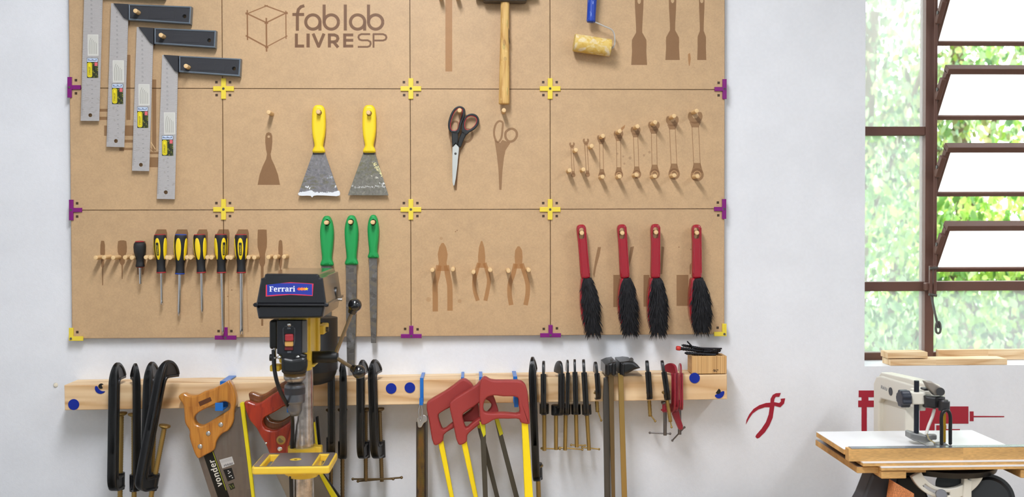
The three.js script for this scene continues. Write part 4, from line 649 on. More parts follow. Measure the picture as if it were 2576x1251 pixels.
// ---------------------------------------------------------------- screw clamps over the rail
function screwClamp(o) {
  const zs = o.z ?? ZB + 0.022, T = V(o.t[0], o.t[1], zs), B = V(o.b[0], o.b[1], zs), a = B.clone().sub(T).normalize(), L = T.distanceTo(B), u = U(zs);
  const n = vec(Math.sin(o.phi), 0, -Math.cos(o.phi)); n.addScaledVector(a, -n.dot(a)).normalize(); const w = a.clone().cross(n).normalize();
  const W = o.w * u, th = o.throat, tk = o.tk ?? W * 1.05, R = Math.min(o.round ?? tk * 1.3, L * 0.2), aT = o.armT * u, aB = o.armB * u, tip = o.tip ?? 0.011;
  const basis = new THREE.Matrix4().makeBasis(n, a, w.clone().negate()); basis.setPosition(T);
  const flip = basis.determinant() < 0;
  const outer = new THREE.Path(), inner = new THREE.Path(), pk = o.peak ?? 0.36;
  outer.moveTo(th + tip, aT * 0.84); outer.bezierCurveTo(th * 0.95 + tip * 0.6, aT * 0.3, th * 0.62, 0, th * pk, 0); outer.bezierCurveTo(-tk * 0.3, 0, -tk / 2, aT * 0.45, -tk / 2, aT * 1.35);
  outer.lineTo(-tk / 2, L - aB * 1.25); outer.bezierCurveTo(-tk / 2, L - aB * 0.35, th * 0.05, L, th * 0.5, L); outer.lineTo(th + tip, L);
  inner.moveTo(th + tip, aT); inner.lineTo(th * 0.55, aT); inner.bezierCurveTo(tk / 2, aT, tk / 2, aT, tk / 2, aT + R); inner.lineTo(tk / 2, L - aB - R); inner.bezierCurveTo(tk / 2, L - aB, tk / 2, L - aB, th * 0.6, L - aB); inner.lineTo(th + tip, L - aB);
  const PO = outer.getPoints(16), PI = inner.getPoints(14), s = new THREE.Shape([...PO, ...PI.slice().reverse()]);
  const band = (P, f, from = 0) => { const Q = P.filter((p) => p.y >= from && (!from || from === aT || p.y > L / 2 || p.x < tk * 0.7)), N = Q.map((p, i) => { const d = Q[Math.min(i + 1, Q.length - 1)].clone().sub(Q[Math.max(i - 1, 0)]).normalize(); return new THREE.Vector2(p.x + d.y * -f, p.y + d.x * f); }); const z = [...Q, ...N.reverse()]; if (THREE.ShapeUtils.area(z) < 0) z.reverse(); return new THREE.Shape(z); };
  const set = (g) => { g = clean(g); if (!o.bareTop) { const P = g.attributes.position; for (let i = 0; i < P.count; i++) { const q = Math.min(1, Math.max(0, P.getY(i) / (aT * 1.15))); P.setZ(i, P.getZ(i) * (0.36 + 0.64 * Math.sin(q * Math.PI / 2))); } g.computeVertexNormals(); } if (flip) { const p = g.attributes.position; g.applyMatrix4(basis); for (let i = 0; i < p.count; i += 3) { for (const at of Object.values(g.attributes)) { const k = at.itemSize; for (let c = 0; c < k; c++) { const q = at.array[i * k + c]; at.array[i * k + c] = at.array[(i + 2) * k + c]; at.array[(i + 2) * k + c] = q; } } } g.computeVertexNormals(); return g; } return g.applyMatrix4(basis); };
  const t = thing(o.name ?? 'screw_clamp', o.label, 'clamp', T, o.group), M1 = o.mat ?? MAT.castBlack;
  const rimW = o.rim ?? tk * 0.3, lo = o.bareTop ? aT * 0.78 : 0, web = extShape(s, W * (o.web ?? 0.34), W * (o.web ?? 0.34) * 2, W * 0.1, 2);
  const fr = part(t, 'frame', set(web), M1);
  part(fr, 'flange', set(extShape(band(PO, -rimW, lo), W * 0.5, W, W * 0.12, 2)), M1); part(fr, 'flange', set(extShape(band(PI, rimW, o.bareTop ? aT * 1.01 : aT), W * 0.44, W * 0.88, W * 0.1, 2)), M1);
  const at = (x, y) => T.clone().addScaledVector(n, x).addScaledVector(a, y), bh = o.boss * u, br = o.bossR ?? W * 0.56;
  part(t, 'boss', cyl(at(th, L - bh * 0.92), at(th, L + bh * 0.08), br, br, 16), M1);
  const padY = o.pad === undefined ? V(o.b[0], railBot(o.b[0]), ZB * 0.6).y : V(o.b[0], o.pad, zs).y, y0 = (T.y - padY) / -a.y + 0.006, y1 = o.end * u - (o.t[1] * u), r = (o.sr ?? 4.4) * u;
  const len = y1 - y0, pr = [[0, 0]], N = o.thread ?? 0; if (N) for (let i = 0; i <= N; i++) pr.push([i % 2 ? r * 0.9 : r, len * i / N]); else pr.push([r, 0], [r, len]); pr.push([0, len]);
  const sc = part(t, 'screw', lathe(pr, at(th, y0), at(th, y1), 14), o.screwMat ?? MAT.brass);
  part(sc, 'swivel_pad', lathe([[0, 0], [r * 2.2, 0.001], [r * 2.3, 0.0045], [r * 1.3, 0.009], [0, 0.009]], at(th, y0 - 0.002), at(th, y1), 16), o.screwMat ?? MAT.brass);
  if (o.bar) { const c = at(th, y1 - r), d = vec(Math.cos(o.bar[1]) * 0.9, Math.sin(o.bar[1]), o.bar[3] ?? 0.25).normalize(), h = o.bar[0] * u, off = (o.bar[2] ?? 0) * h, p = c.clone().addScaledVector(d, -h + off), q = c.clone().addScaledVector(d, h + off), rr = o.barR ?? r * 0.42; part(sc, 'handle_bar', [cyl(p, q, rr, rr, 10), ball(p, rr * 1.7, 1, 1, 1, 10), ball(q, rr * 1.7, 1, 1, 1, 10)], o.barMat ?? o.screwMat ?? MAT.brass); }
  return t;
}
const big = { throat: 0.05, tip: 0.007, w: 23, armT: 44, armB: 36, boss: 42, sr: 6.4, thread: 90, screwMat: MAT.brass };
const gL = 'large black clamps on the rail', gS = 'small black clamps on the rail';
screwClamp({ ...big, t: [289, 915], b: [284, 1241], throat: 0.046, tip: 0.005, phi: 0.02, end: 1330, bossR: 0.0105, label: 'large black screw clamp nearest the end of the rail with the crescent disc', group: gL });
screwClamp({ ...big, t: [343, 916], b: [344, 1241], w: 18, throat: 0.034, phi: -0.5, end: 1330, bossR: 0.0105, label: 'large black screw clamp seen edge on, between the first one and the crossed pair', group: gL });
screwClamp({ ...big, t: [376, 913], b: [365, 1241], w: 22, throat: 0.046, phi: 0.02, end: 1330, bossR: 0.0105, label: 'large black screw clamp hanging straight behind the leaning one', group: gL });
screwClamp({ ...big, t: [413, 908], b: [349, 1240], z: ZB + 0.082, throat: 0.05, phi: 0.36, pad: 1072, end: 1330, bossR: 0.0105, label: 'large black screw clamp leaning across its neighbour beside the tan-handled saw', group: gL });
const med = { ...big, w: 18.5, armT: 38, throat: 0.045, sr: 5.4, thread: 70, screwMat: MAT.bronze, bossR: 0.011 };
screwClamp({ ...med, t: [833, 912], b: [834, 1150], phi: -0.18, end: 1330, label: 'black screw clamp partly hidden by the drill press motor', group: gL });
screwClamp({ ...med, t: [863, 910], b: [863, 1160], phi: -0.16, end: 1330, label: 'black screw clamp just beside the drill press table', group: gL });
screwClamp({ ...med, t: [907, 908], b: [908, 1159], phi: 0.15, end: 1224, bar: [55, 0.06, 0.35], label: 'black screw clamp with a cross bar, behind the lower handle ball', group: gL });
screwClamp({ ...med, t: [936, 907], b: [944, 1159], w: 20, phi: 0.22, end: 1225, bar: [60, 0.13, -0.1], label: 'black screw clamp with a cross bar, beside the two round blue discs', group: gL });
screwClamp({ ...big, t: [1338, 901], b: [1350, 1217], w: 19, phi: 0.13, pad: 1178, end: 1330, bossR: 0.0115, label: 'large black screw clamp beside the upright hacksaw', group: gL });
const small = { bareTop: true, web: 0.24, throat: 0.045, w: 14, armT: 33, armB: 22, boss: 25, sr: 5.2, bossR: 0.0118, barR: 0.0018, end: 1148, tip: 0.008, screwMat: MAT.brass };
screwClamp({ ...small, t: [1367, 911], b: [1367.5, 1049], z: ZB + 0.02, phi: 0.1, throat: 0.05, label: 'small black screw clamp beside the large one that touches the hacksaw', bar: [24, 0.02, 0.7], group: gS });
screwClamp({ ...small, t: [1412, 910], b: [1412, 1049], phi: -0.28, throat: 0.036, end: 1142, label: 'small black screw clamp seen from its side, first of the four close together', group: gS });
screwClamp({ ...small, t: [1429, 908], b: [1426.5, 1049], w: 10, phi: 0.02, end: 1146, bar: [30, -0.03, 0.5], z: ZB + 0.026, label: 'small black screw clamp squeezed in next to the side-on one', group: gS });
screwClamp({ ...small, t: [1445.5, 906], b: [1449, 1047], w: 13, phi: 0.1, throat: 0.034, end: 1136, bar: [18, 0.02, 0.2], label: 'small black screw clamp with a pale strip worn on its side', group: gS });
screwClamp({ ...small, t: [1467.5, 907], b: [1476, 1050], w: 14.5, phi: 0.12, end: 1147, bar: [22, -0.05, 0.2], label: 'small black screw clamp leaning, last of the four close together', group: gS });
const tiny = { bareTop: true, web: 0.27, throat: 0.03, w: 13, tk: 0.011, armT: 30, armB: 22, boss: 22, sr: 5, bossR: 0.007, barR: 0.0018, tip: 0.005, pad: 985, thread: 14 };
const gT = 'small black clamps with short brass screws';
screwClamp({ ...tiny, t: [1499.5, 912], b: [1506, 1008], phi: -0.05, end: 1044, bar: [15, -1.2, 0.9], label: 'small black clamp with a short brass screw, beside the dark steel bars', group: gT });
screwClamp({ ...tiny, t: [1628, 909], b: [1635, 1008], w: 15, phi: 0.1, end: 1056, bar: [11, -0.9, 0.95], label: 'small black clamp with a short brass screw, on the bare stretch of rail', group: gT });
screwClamp({ ...tiny, t: [1666, 909], b: [1681, 1010], w: 14, phi: 0.1, end: 1072, bar: [10, -1.4, 0.9], z: ZB + 0.056, label: 'small black clamp with a short brass screw, in front of the red clamp', group: gT });
const redC = { ...small, armT: 25, mat: MAT.redCast, screwMat: M({ color: 0x6f6a68, metalness: 0.8, roughness: 0.4 }), sr: 4.6, end: 1106, bossR: 0.007 };
{
  const t = screwClamp({ ...redC, t: [1698, 916], b: [1698, 1042], w: 15, throat: 0.04, phi: -0.45, pad: 1012, bar: [26, 0, -0.5], name: 'screw_clamp', label: 'dark red screw clamp with a curved arm, behind a small black one', group: 'dark red clamps on the rail' });
  part(t, 'lower_jaw', ext(smooth([[1691, 1036], [1706, 1030], [1712, 1052], [1719, 1079], [1710, 1083], [1700, 1064]], 3), ZB + 0.002, 0.01, 0.003), MAT.redCast);
  screwClamp({ ...redC, t: [1713, 917], b: [1714, 1036], w: 9.5, throat: 0.045, phi: 0.1, bar: [24, 0.85, -0.2], label: 'narrow dark red screw clamp seen edge on, next to the drill bit box', group: 'dark red clamps on the rail' });
}

// ---------------------------------------------------------------- bar clamps
{
  const jaw = [[1523, 919], [1536, 913.5], [1554, 911], [1569, 911.5], [1580, 910], [1594, 911.5], [1604, 918], [1612, 927], [1596, 932], [1581, 941], [1566, 943.5], [1551, 945], [1543, 943], [1523, 944]];
  const left = jaw.filter((p) => p[0] < 1550).concat([[1551, 911], [1551, 944.5]]).sort((p, q) => Math.atan2(p[1] - 928, p[0] - 1538) - Math.atan2(q[1] - 928, q[0] - 1538));
  const right = jaw.filter((p) => p[0] > 1560).concat([[1560, 912], [1560, 944.5]]).sort((p, q) => Math.atan2(p[1] - 927, p[0] - 1580) - Math.atan2(q[1] - 927, q[0] - 1580));
  const ribs = (p) => p.map(([x, y]) => boxPx(x - 4, y, x + 4, 946, ZB + 0.0345, 0.012, 0.003));
  const a = thing('bar_clamp', 'bar clamp with black jaw and brassy bar, beside the dark steel bar', 'clamp', V(1538, 944, ZB), 'bar clamps standing on the rail');
  part(a, 'jaw', [ext(left, ZB + 0.03, 0.095, 0.005), ...ribs([[1530, 917], [1544, 914]])], MAT.castBlack);
  part(a, 'bar', uvBox(ext([[1531, 940], [1543.5, 940], [1549, 1330], [1540.5, 1330]], ZB + 0.02, 0.0075, 0.001), 1, 'y'), MAT.bronze); part(a, 'pin', cyl(V(1539, 914, ZB + 0.01), V(1540, 908, ZB - 0.02), 0.006, 0.006, 10), MAT.darkSteel);
  const b = thing('bar_clamp', 'bar clamp with black tapering jaw and brassy bar, on the bare rail side', 'clamp', V(1575, 944, ZB), 'bar clamps standing on the rail');
  part(b, 'jaw', [ext(right, ZB + 0.03, 0.095, 0.006), ...ribs([[1568, 915]])], MAT.castBlack);
  part(b, 'bar', uvBox(ext([[1555, 940], [1568, 940], [1580.5, 1330], [1567, 1330]], ZB + 0.02, 0.0075, 0.001), 1, 'y'), MAT.brass); part(b, 'pin', cyl(V(1587, 910, ZB + 0.02), V(1588, 906, ZB - 0.02), 0.006, 0.006, 10), MAT.darkSteel);
  solo('steel_bar', uvBox(ext([[1519, 952], [1529, 948], [1533, 1000], [1538, 1330], [1522, 1330], [1517.5, 1000]], ZB + 0.011, 0.008, 0.001), 1, 'y'), MAT.darkSteel, 'dark flat steel bar hanging next to the brassy clamp bars', 'steel bar');
}

// ---------------------------------------------------------------- saws
const handGrain = (b, d, s) => M({ map: rep(tex(woodCanvas(512, b, d, s, 7)), 5), roughness: 0.28, clearcoat: 0.5, clearcoatRoughness: 0.15 });
{
  const z = ZB + 0.034, wood = handGrain([196, 132, 52], [150, 88, 28], 111), edge = handGrain([140, 82, 40], [104, 58, 26], 112);
  const o = [[448, 999.3], [453, 993], [461, 990.5], [473, 995], [495, 995], [514, 985.5], [538, 977.5], [564.7, 963.5], [574, 959], [581.5, 965.6], [590, 990], [593.6, 1007.7], [588.5, 1034], [586, 1062], [574, 1083.5], [556, 1094], [544, 1111], [538, 1133], [518, 1145], [499.8, 1154.5], [494.5, 1152], [481.7, 1122], [475.7, 1099], [475.7, 1085], [465, 1065.5], [462.5, 1041.4], [460, 1020]];
  const h = [[487.5, 1055], [493, 1043.5], [522, 1026.5], [550, 1015], [566, 1011.5], [577.5, 1018], [576.5, 1031], [549, 1048], [523, 1065], [506, 1072], [493, 1067.5]];
  const t = thing('hand_saw', 'hand saw with glossy tan wooden handle, a white label and a yellow blade guard', 'saw', V(520, 1060, z));
  const hd = part(t, 'handle', uvBox(ext(smooth(o, 4), z, 0.024, 0.0046, [smooth(h, 4)], 4), 1, 'y'), wood);
  for (const [x, y] of [[555.5, 1069], [524, 1091], [503.5, 1123.7]]) part(hd, 'rivet', lathe([[0, 0], [0.0058, 0], [0.0055, 0.0012], [0.0035, 0.0022], [0, 0.0026]], V(x, y, z - 0.0002), V(x, y, z - 0.0002).add(Z), 16), MAT.steel);
  part(hd, 'stamp', ext([[499, 1012], [529, 999], [533, 1009], [503, 1023]], z + 0.0003, 0.0005), M({ color: 0x5a3012, roughness: 0.5 }));
  const zb = z - 0.011, B = [[498, 1150], [520, 1100], [560, 1060], [590, 1040], [606, 1020], [633, 1251], [658, 1430], [592, 1440], [531, 1251]], k = 4.5, x0 = 480, y0 = 1000, x1 = 680, y1 = 1440, cv = canvas((x1 - x0) * k, (y1 - y0) * k, (x, w, hh) => {
    x.fillStyle = '#6f655c'; x.fillRect(0, 0, w, hh);
    for (let i = 0; i < 500; i++) { const g = Math.floor(rnd(84, 128)); x.fillStyle = 'rgba(' + g + ',' + (g - 7) + ',' + (g - 14) + ',0.16)'; x.fillRect(rnd(0, w), rnd(0, hh), rnd(6, 50), rnd(40, 300)); }
    const P = (p) => [(p[0] - x0) * k, (p[1] - y0) * k], fill = (f, pts) => { x.fillStyle = f; x.beginPath(); pts.map(P).forEach((p, i) => (i ? x.lineTo(...p) : x.moveTo(...p))); x.closePath(); x.fill(); };
    fill('#121311', [[512, 1140], [537, 1130], [577, 1251], [607, 1340], [580, 1350], [548, 1251]]);
    x.strokeStyle = '#b9c030'; x.lineWidth = 1.5 * k; x.beginPath(); x.moveTo(...P([536.5, 1136])); x.lineTo(...P([569, 1234])); x.stroke();
    x.save(); x.translate(...P([560.5, 1222])); x.rotate(Math.atan2(-68, -21)); x.fillStyle = '#dcdcd6'; x.font = 'bold ' + 21 * k + 'px sans-serif'; x.fillText('vonder', 0, 0, 71 * k); x.restore();
    fill('#c7c8ca', [[552.7, 1157], [584, 1148.5], [590, 1168], [560, 1178.5]]); x.fillStyle = '#55585e'; for (let i = 0; i < 8; i++) { const q = P([564 + i * 2.8, 1169.5 - i * 0.7]); x.fillRect(q[0], q[1] - 4 * (i % 2), 1.6 * k, 5 * k); } x.strokeStyle = '#9a9da2'; x.lineWidth = 3; for (let i = 0; i < 3; i++) { x.beginPath(); x.moveTo(...P([556, 1160 + i * 2.4])); x.lineTo(...P([583, 1152.6 + i * 2.4])); x.stroke(); }
    fill('#191a1c', [[562, 1182], [583, 1177], [590.7, 1205], [573, 1212]]); x.fillStyle = '#d4d6d8'; for (const p of [[573, 1184], [577, 1187], [574, 1190], [580, 1196], [576, 1198], [583, 1201]]) { const q = P(p); x.fillRect(q[0], q[1], 3.4 * k, 2.4 * k); }
    fill('#23261c', [[574.5, 1219], [587, 1215], [591.5, 1229], [580, 1234]]); x.fillStyle = '#7d8840'; for (let i = 0; i < 5; i++) { const q = P([577 + i * 2.4, 1220 + (i % 3) * 3]); x.fillRect(q[0], q[1], 1.6 * k, 4 * k); }
    x.fillStyle = '#8f9a3c'; x.save(); x.translate(...P([564, 1251])); x.rotate(1.25); x.fillRect(0, 0, 10 * k, 1.5 * k); x.fillRect(0, 3 * k, 14 * k, 1.5 * k); x.restore();
  });
  const a = V(x0, y1, zb), b = V(x1, y0, zb);
  part(t, 'blade', uvFlat(ext(B, zb, 0.0012, 0.0002), a.x, a.y, b.x - a.x, b.y - a.y), M({ map: tex(cv, true, false), metalness: 0.45, roughness: 0.4 }), 'grey steel blade with a black printed band');
  part(t, 'blade_guard', ext([[603, 1016], [608, 1012], [614, 1014], [631, 1166], [640.5, 1251], [660, 1430], [650, 1432], [632, 1251], [622, 1166]], zb + 0.004, 0.009, 0.0015), M({ color: 0xdccb14, roughness: 0.35 }), 'yellow plastic strip over the teeth');
}
{
  const red = handGrain([164, 50, 24], [120, 30, 14], 121), brown = handGrain([130, 74, 32], [92, 48, 20], 122), bz = M({ color: 0x8c8780, metalness: 0.6, roughness: 0.36, bumpMap: rep(scratch, 12), bumpScale: 0.0001 });
  const o = [[614.7, 1012], [625, 1011], [641, 1016.5], [655, 1013.5], [683, 995], [713, 979], [736, 984], [748, 1010], [746, 1040], [738, 1062], [733.5, 1092], [726.5, 1119], [722, 1150], [714, 1168], [690, 1172], [677, 1141], [668, 1119], [656, 1099], [645, 1079], [626.5, 1056], [616, 1026]];
  const h = [[660, 1066], [662.5, 1054], [690, 1038], [720, 1021.5], [729, 1030], [731.5, 1056], [711, 1074], [691, 1083.5], [669, 1080]];
  const make = (dx, dy, z, mat, label, guardMat, guardLabel, bl, gp) => {
    const q = (a) => a.map((p) => [p[0] + dx, p[1] + dy]), t = thing('hand_saw', label, 'saw', V(690 + dx, 1060 + dy, z));
    const hd = part(t, 'handle', uvBox(ext(smooth(q(o), 4), z, 0.022, 0.0042, [smooth(q(h), 4)], 4), 1, 'y'), mat);
    part(t, 'blade', uvBox(ext(bl, z - 0.0105, 0.0011, 0.0002), 1, 'y'), bz);
    part(t, 'blade_guard', ext(gp, z - 0.007, 0.008, 0.0015), guardMat, guardLabel);
    return [t, hd, z];
  };
  const [, hd, z] = make(0, 0, ZB + 0.052, red, 'hand saw with red-stained wooden handle and brass medallion, behind the drill press', M({ color: 0xdccb14, roughness: 0.35 }), 'yellow plastic strip over the teeth',
    [[676, 1130], [700, 1090], [740, 1060], [786, 1062], [797, 1090], [808, 1190], [850, 1262], [900, 1400], [800, 1420], [724, 1260], [700, 1195]], [[788, 1064], [792, 1062], [801, 1135], [812, 1195], [848, 1251], [905, 1385], [896, 1390], [838, 1262], [800, 1190]]);
  const rv = (x, y, r, m, n) => part(hd, n, lathe([[0, 0], [r, 0], [r, 0.001], [r * 0.6, 0.0022], [0, 0.0024]], V(x, y, z - 0.0002), V(x, y, z - 0.0002).add(Z), 22), m);
  const md = rv(707, 1107.7, 0.0108, MAT.brass, 'medallion'); part(md, 'medallion_face', cyl(V(707, 1107.7, z + 0.001), V(707, 1107.7, z + 0.0026), 0.0068, 0.0064, 20), MAT.bronze); rv(704, 1130, 0.0056, MAT.chrome, 'rivet'); rv(669.4, 1115.5, 0.003, MAT.chrome, 'rivet');
  make(11, -22, ZB + 0.0265, brown, 'hand saw with brown wooden handle, tucked behind the red-handled saw', MAT.black, 'black strip over the teeth',
    [[682, 1110], [710, 1068], [750, 1040], [790, 1040], [806, 1190], [852, 1251], [905, 1370], [820, 1400], [722, 1251], [692, 1190]], [[794, 1050], [800, 1048], [812, 1190], [856, 1251], [914, 1360], [908, 1364], [848, 1251], [806, 1192]]);
}
// dark steel blade on the long narrow hook
{
  const z = ZB + 0.028, t = thing('steel_saw', 'dark steel saw blade with a bronzed stripe hanging from a narrow blue hook', 'saw', V(1062, 1060, z));
  const cv = canvas(128, 1024, (x, w, h) => { x.fillStyle = '#3a302b'; x.fillRect(0, 0, w, h); for (let i = 0; i < 260; i++) { x.fillStyle = 'rgba(' + Math.floor(rnd(96, 132)) + ',' + Math.floor(rnd(78, 98)) + ',' + Math.floor(rnd(30, 48)) + ',' + rnd(0.1, 0.3).toFixed(2) + ')'; x.beginPath(); x.ellipse(rnd(24, 84), rnd(140, h), rnd(4, 18), rnd(20, 80), 0, 0, 7); x.fill(); } for (let i = 0; i < 60; i++) { x.fillStyle = 'rgba(24,20,16,0.55)'; x.fillRect(36, 420 + i * 9, 60, 2); } });
  const a = V(1046, 1330, z), b = V(1076, 1050, z);
  part(t, 'blade', uvFlat(ext([[1047, 1062], [1072, 1052], [1074, 1330], [1047, 1330]], z, 0.0025, 0.0004), a.x, a.y, b.x - a.x, b.y - a.y), M({ map: tex(cv, true, false), metalness: 0.5, roughness: 0.45 }));
  part(t, 'spine', ext([[1070, 1050], [1075.5, 1047], [1076, 1330], [1071, 1330]], z + 0.004, 0.009, 0.001), MAT.darkSteel);
  part(t, 'holder', [ext(smooth([[1048, 1054], [1056, 1049], [1066, 1044], [1073, 1048], [1074, 1060], [1066, 1066], [1060, 1076], [1052, 1076], [1050, 1066]], 3), z + 0.007, 0.01, 0.002), tube([V(1056, 1020, z + 0.01), V(1053, 1040, z + 0.012), V(1057, 1060, z + 0.012), V(1062, 1040, z + 0.01), V(1060, 1020, z + 0.01)], 0.0016, 30, 8)], MAT.steel);
}
// hacksaws
{
  const olive = M({ color: 0x4a463c, metalness: 0.5, roughness: 0.5, bumpMap: rep(grain, 30), bumpScale: 0.0004 }), lime = M({ color: 0xc2bd12, roughness: 0.4 });
  const make = (z, outer, hole, yb, back, label, patch, th = 0.026) => {
    const t = thing('hacksaw', label, 'hacksaw', V(outer[0][0], outer[0][1], z), 'red-handled hacksaws');
    part(t, 'handle', ext(smooth(outer, 3), z, th, 0.0042, [smooth(hole, 3)], 4), MAT.red);
    part(t, 'front_bar', ext(yb, z - 0.006, 0.014, 0.002), MAT.yellowBar, 'yellow bar');
    const bar = part(t, 'back_bar', ext(back, z - 0.009, 0.009, 0.0012), olive, 'dark bar');
    part(bar, 'paint_patch', ext(patch, z - 0.0084, 0.0098, 0.0012), lime, 'lime-yellow painted end');
    const n = yb.length, A = yb[2], Bk = back[2]; part(t, 'end_bar', ext([[Math.min(A[0], Bk[0]) - 6, A[1] - 8], [Math.max(A[0], Bk[0]) + 2, A[1] - 8], [Math.max(A[0], Bk[0]) + 2, A[1] + 6], [Math.min(A[0], Bk[0]) - 6, A[1] + 6]], z - 0.0065, 0.012, 0.002), olive);
  };
  make(ZB + 0.028, [[1073, 1018], [1079, 1010.5], [1118, 987], [1140, 972], [1163, 955.5], [1174, 957], [1190, 972], [1199, 1000], [1206, 1040], [1203, 1060], [1180, 1062], [1166, 1063], [1140, 1079], [1117, 1095], [1114, 1110], [1098, 1121.5], [1091, 1119], [1080, 1066]],
    [[1103, 1045], [1112, 1037], [1140, 1022], [1174, 1004], [1186, 1008], [1190, 1026], [1166, 1047], [1139, 1065], [1115, 1082], [1108, 1070]],
    [[1101, 1110], [1115, 1110], [1168, 1390], [1152, 1390], [1131, 1251]], [[1196, 1050], [1207, 1050], [1290, 1390], [1278, 1390], [1245, 1251], [1204, 1090]], 'red-handled hacksaw with yellow bar, hanging behind the other two', [[1195, 1050], [1206, 1050], [1212, 1080], [1202, 1078]]);
  make(ZB + 0.058, [[1131, 1018], [1138, 1008.5], [1166, 990], [1199, 970], [1209, 959], [1222, 966], [1238, 990], [1250, 1022], [1254, 1040], [1246, 1050], [1228, 1050], [1208, 1068], [1190, 1082], [1176, 1096], [1174, 1112], [1162, 1120], [1153, 1119], [1140, 1066]],
    [[1164, 1045], [1172, 1037], [1196, 1022], [1222, 1006], [1236, 1018], [1234, 1030], [1208, 1052], [1188, 1066], [1173, 1078], [1167, 1064]],
    [[1159, 1110], [1173.5, 1108], [1230, 1390], [1214, 1390], [1191, 1251]], [[1242, 1046], [1252, 1046], [1342, 1390], [1330, 1390], [1293, 1251], [1254, 1100]], 'red-handled hacksaw with yellow bar, hanging askew between the other two', [[1243, 1050], [1253, 1050], [1266, 1092], [1257, 1098]]);
  make(ZB + 0.088, [[1211, 956], [1220, 950], [1236, 957.5], [1277, 959], [1312, 961], [1324, 974], [1330, 1015], [1333, 1062], [1332, 1067.5], [1310, 1064], [1306, 1056], [1278, 1055], [1246, 1056], [1224, 1068], [1215, 1070], [1210, 1066], [1205.5, 1008], [1207, 970]],
    [[1217, 1034], [1217.5, 1014], [1226, 1001], [1243, 996], [1265, 998.5], [1302, 1001.5], [1305, 1020], [1306.5, 1041], [1270, 1040.5], [1222, 1039.5]],
    [[1312, 1058], [1328, 1060], [1351, 1390], [1334, 1390], [1320, 1251]], [[1207, 1060], [1221, 1060], [1232, 1390], [1219, 1390], [1215, 1251]], 'red-handled hacksaw with yellow bar, hanging upright with the hook through its handle', [[1206, 1062], [1220, 1060], [1222, 1094], [1216, 1101], [1210, 1082]], 0.028);
}

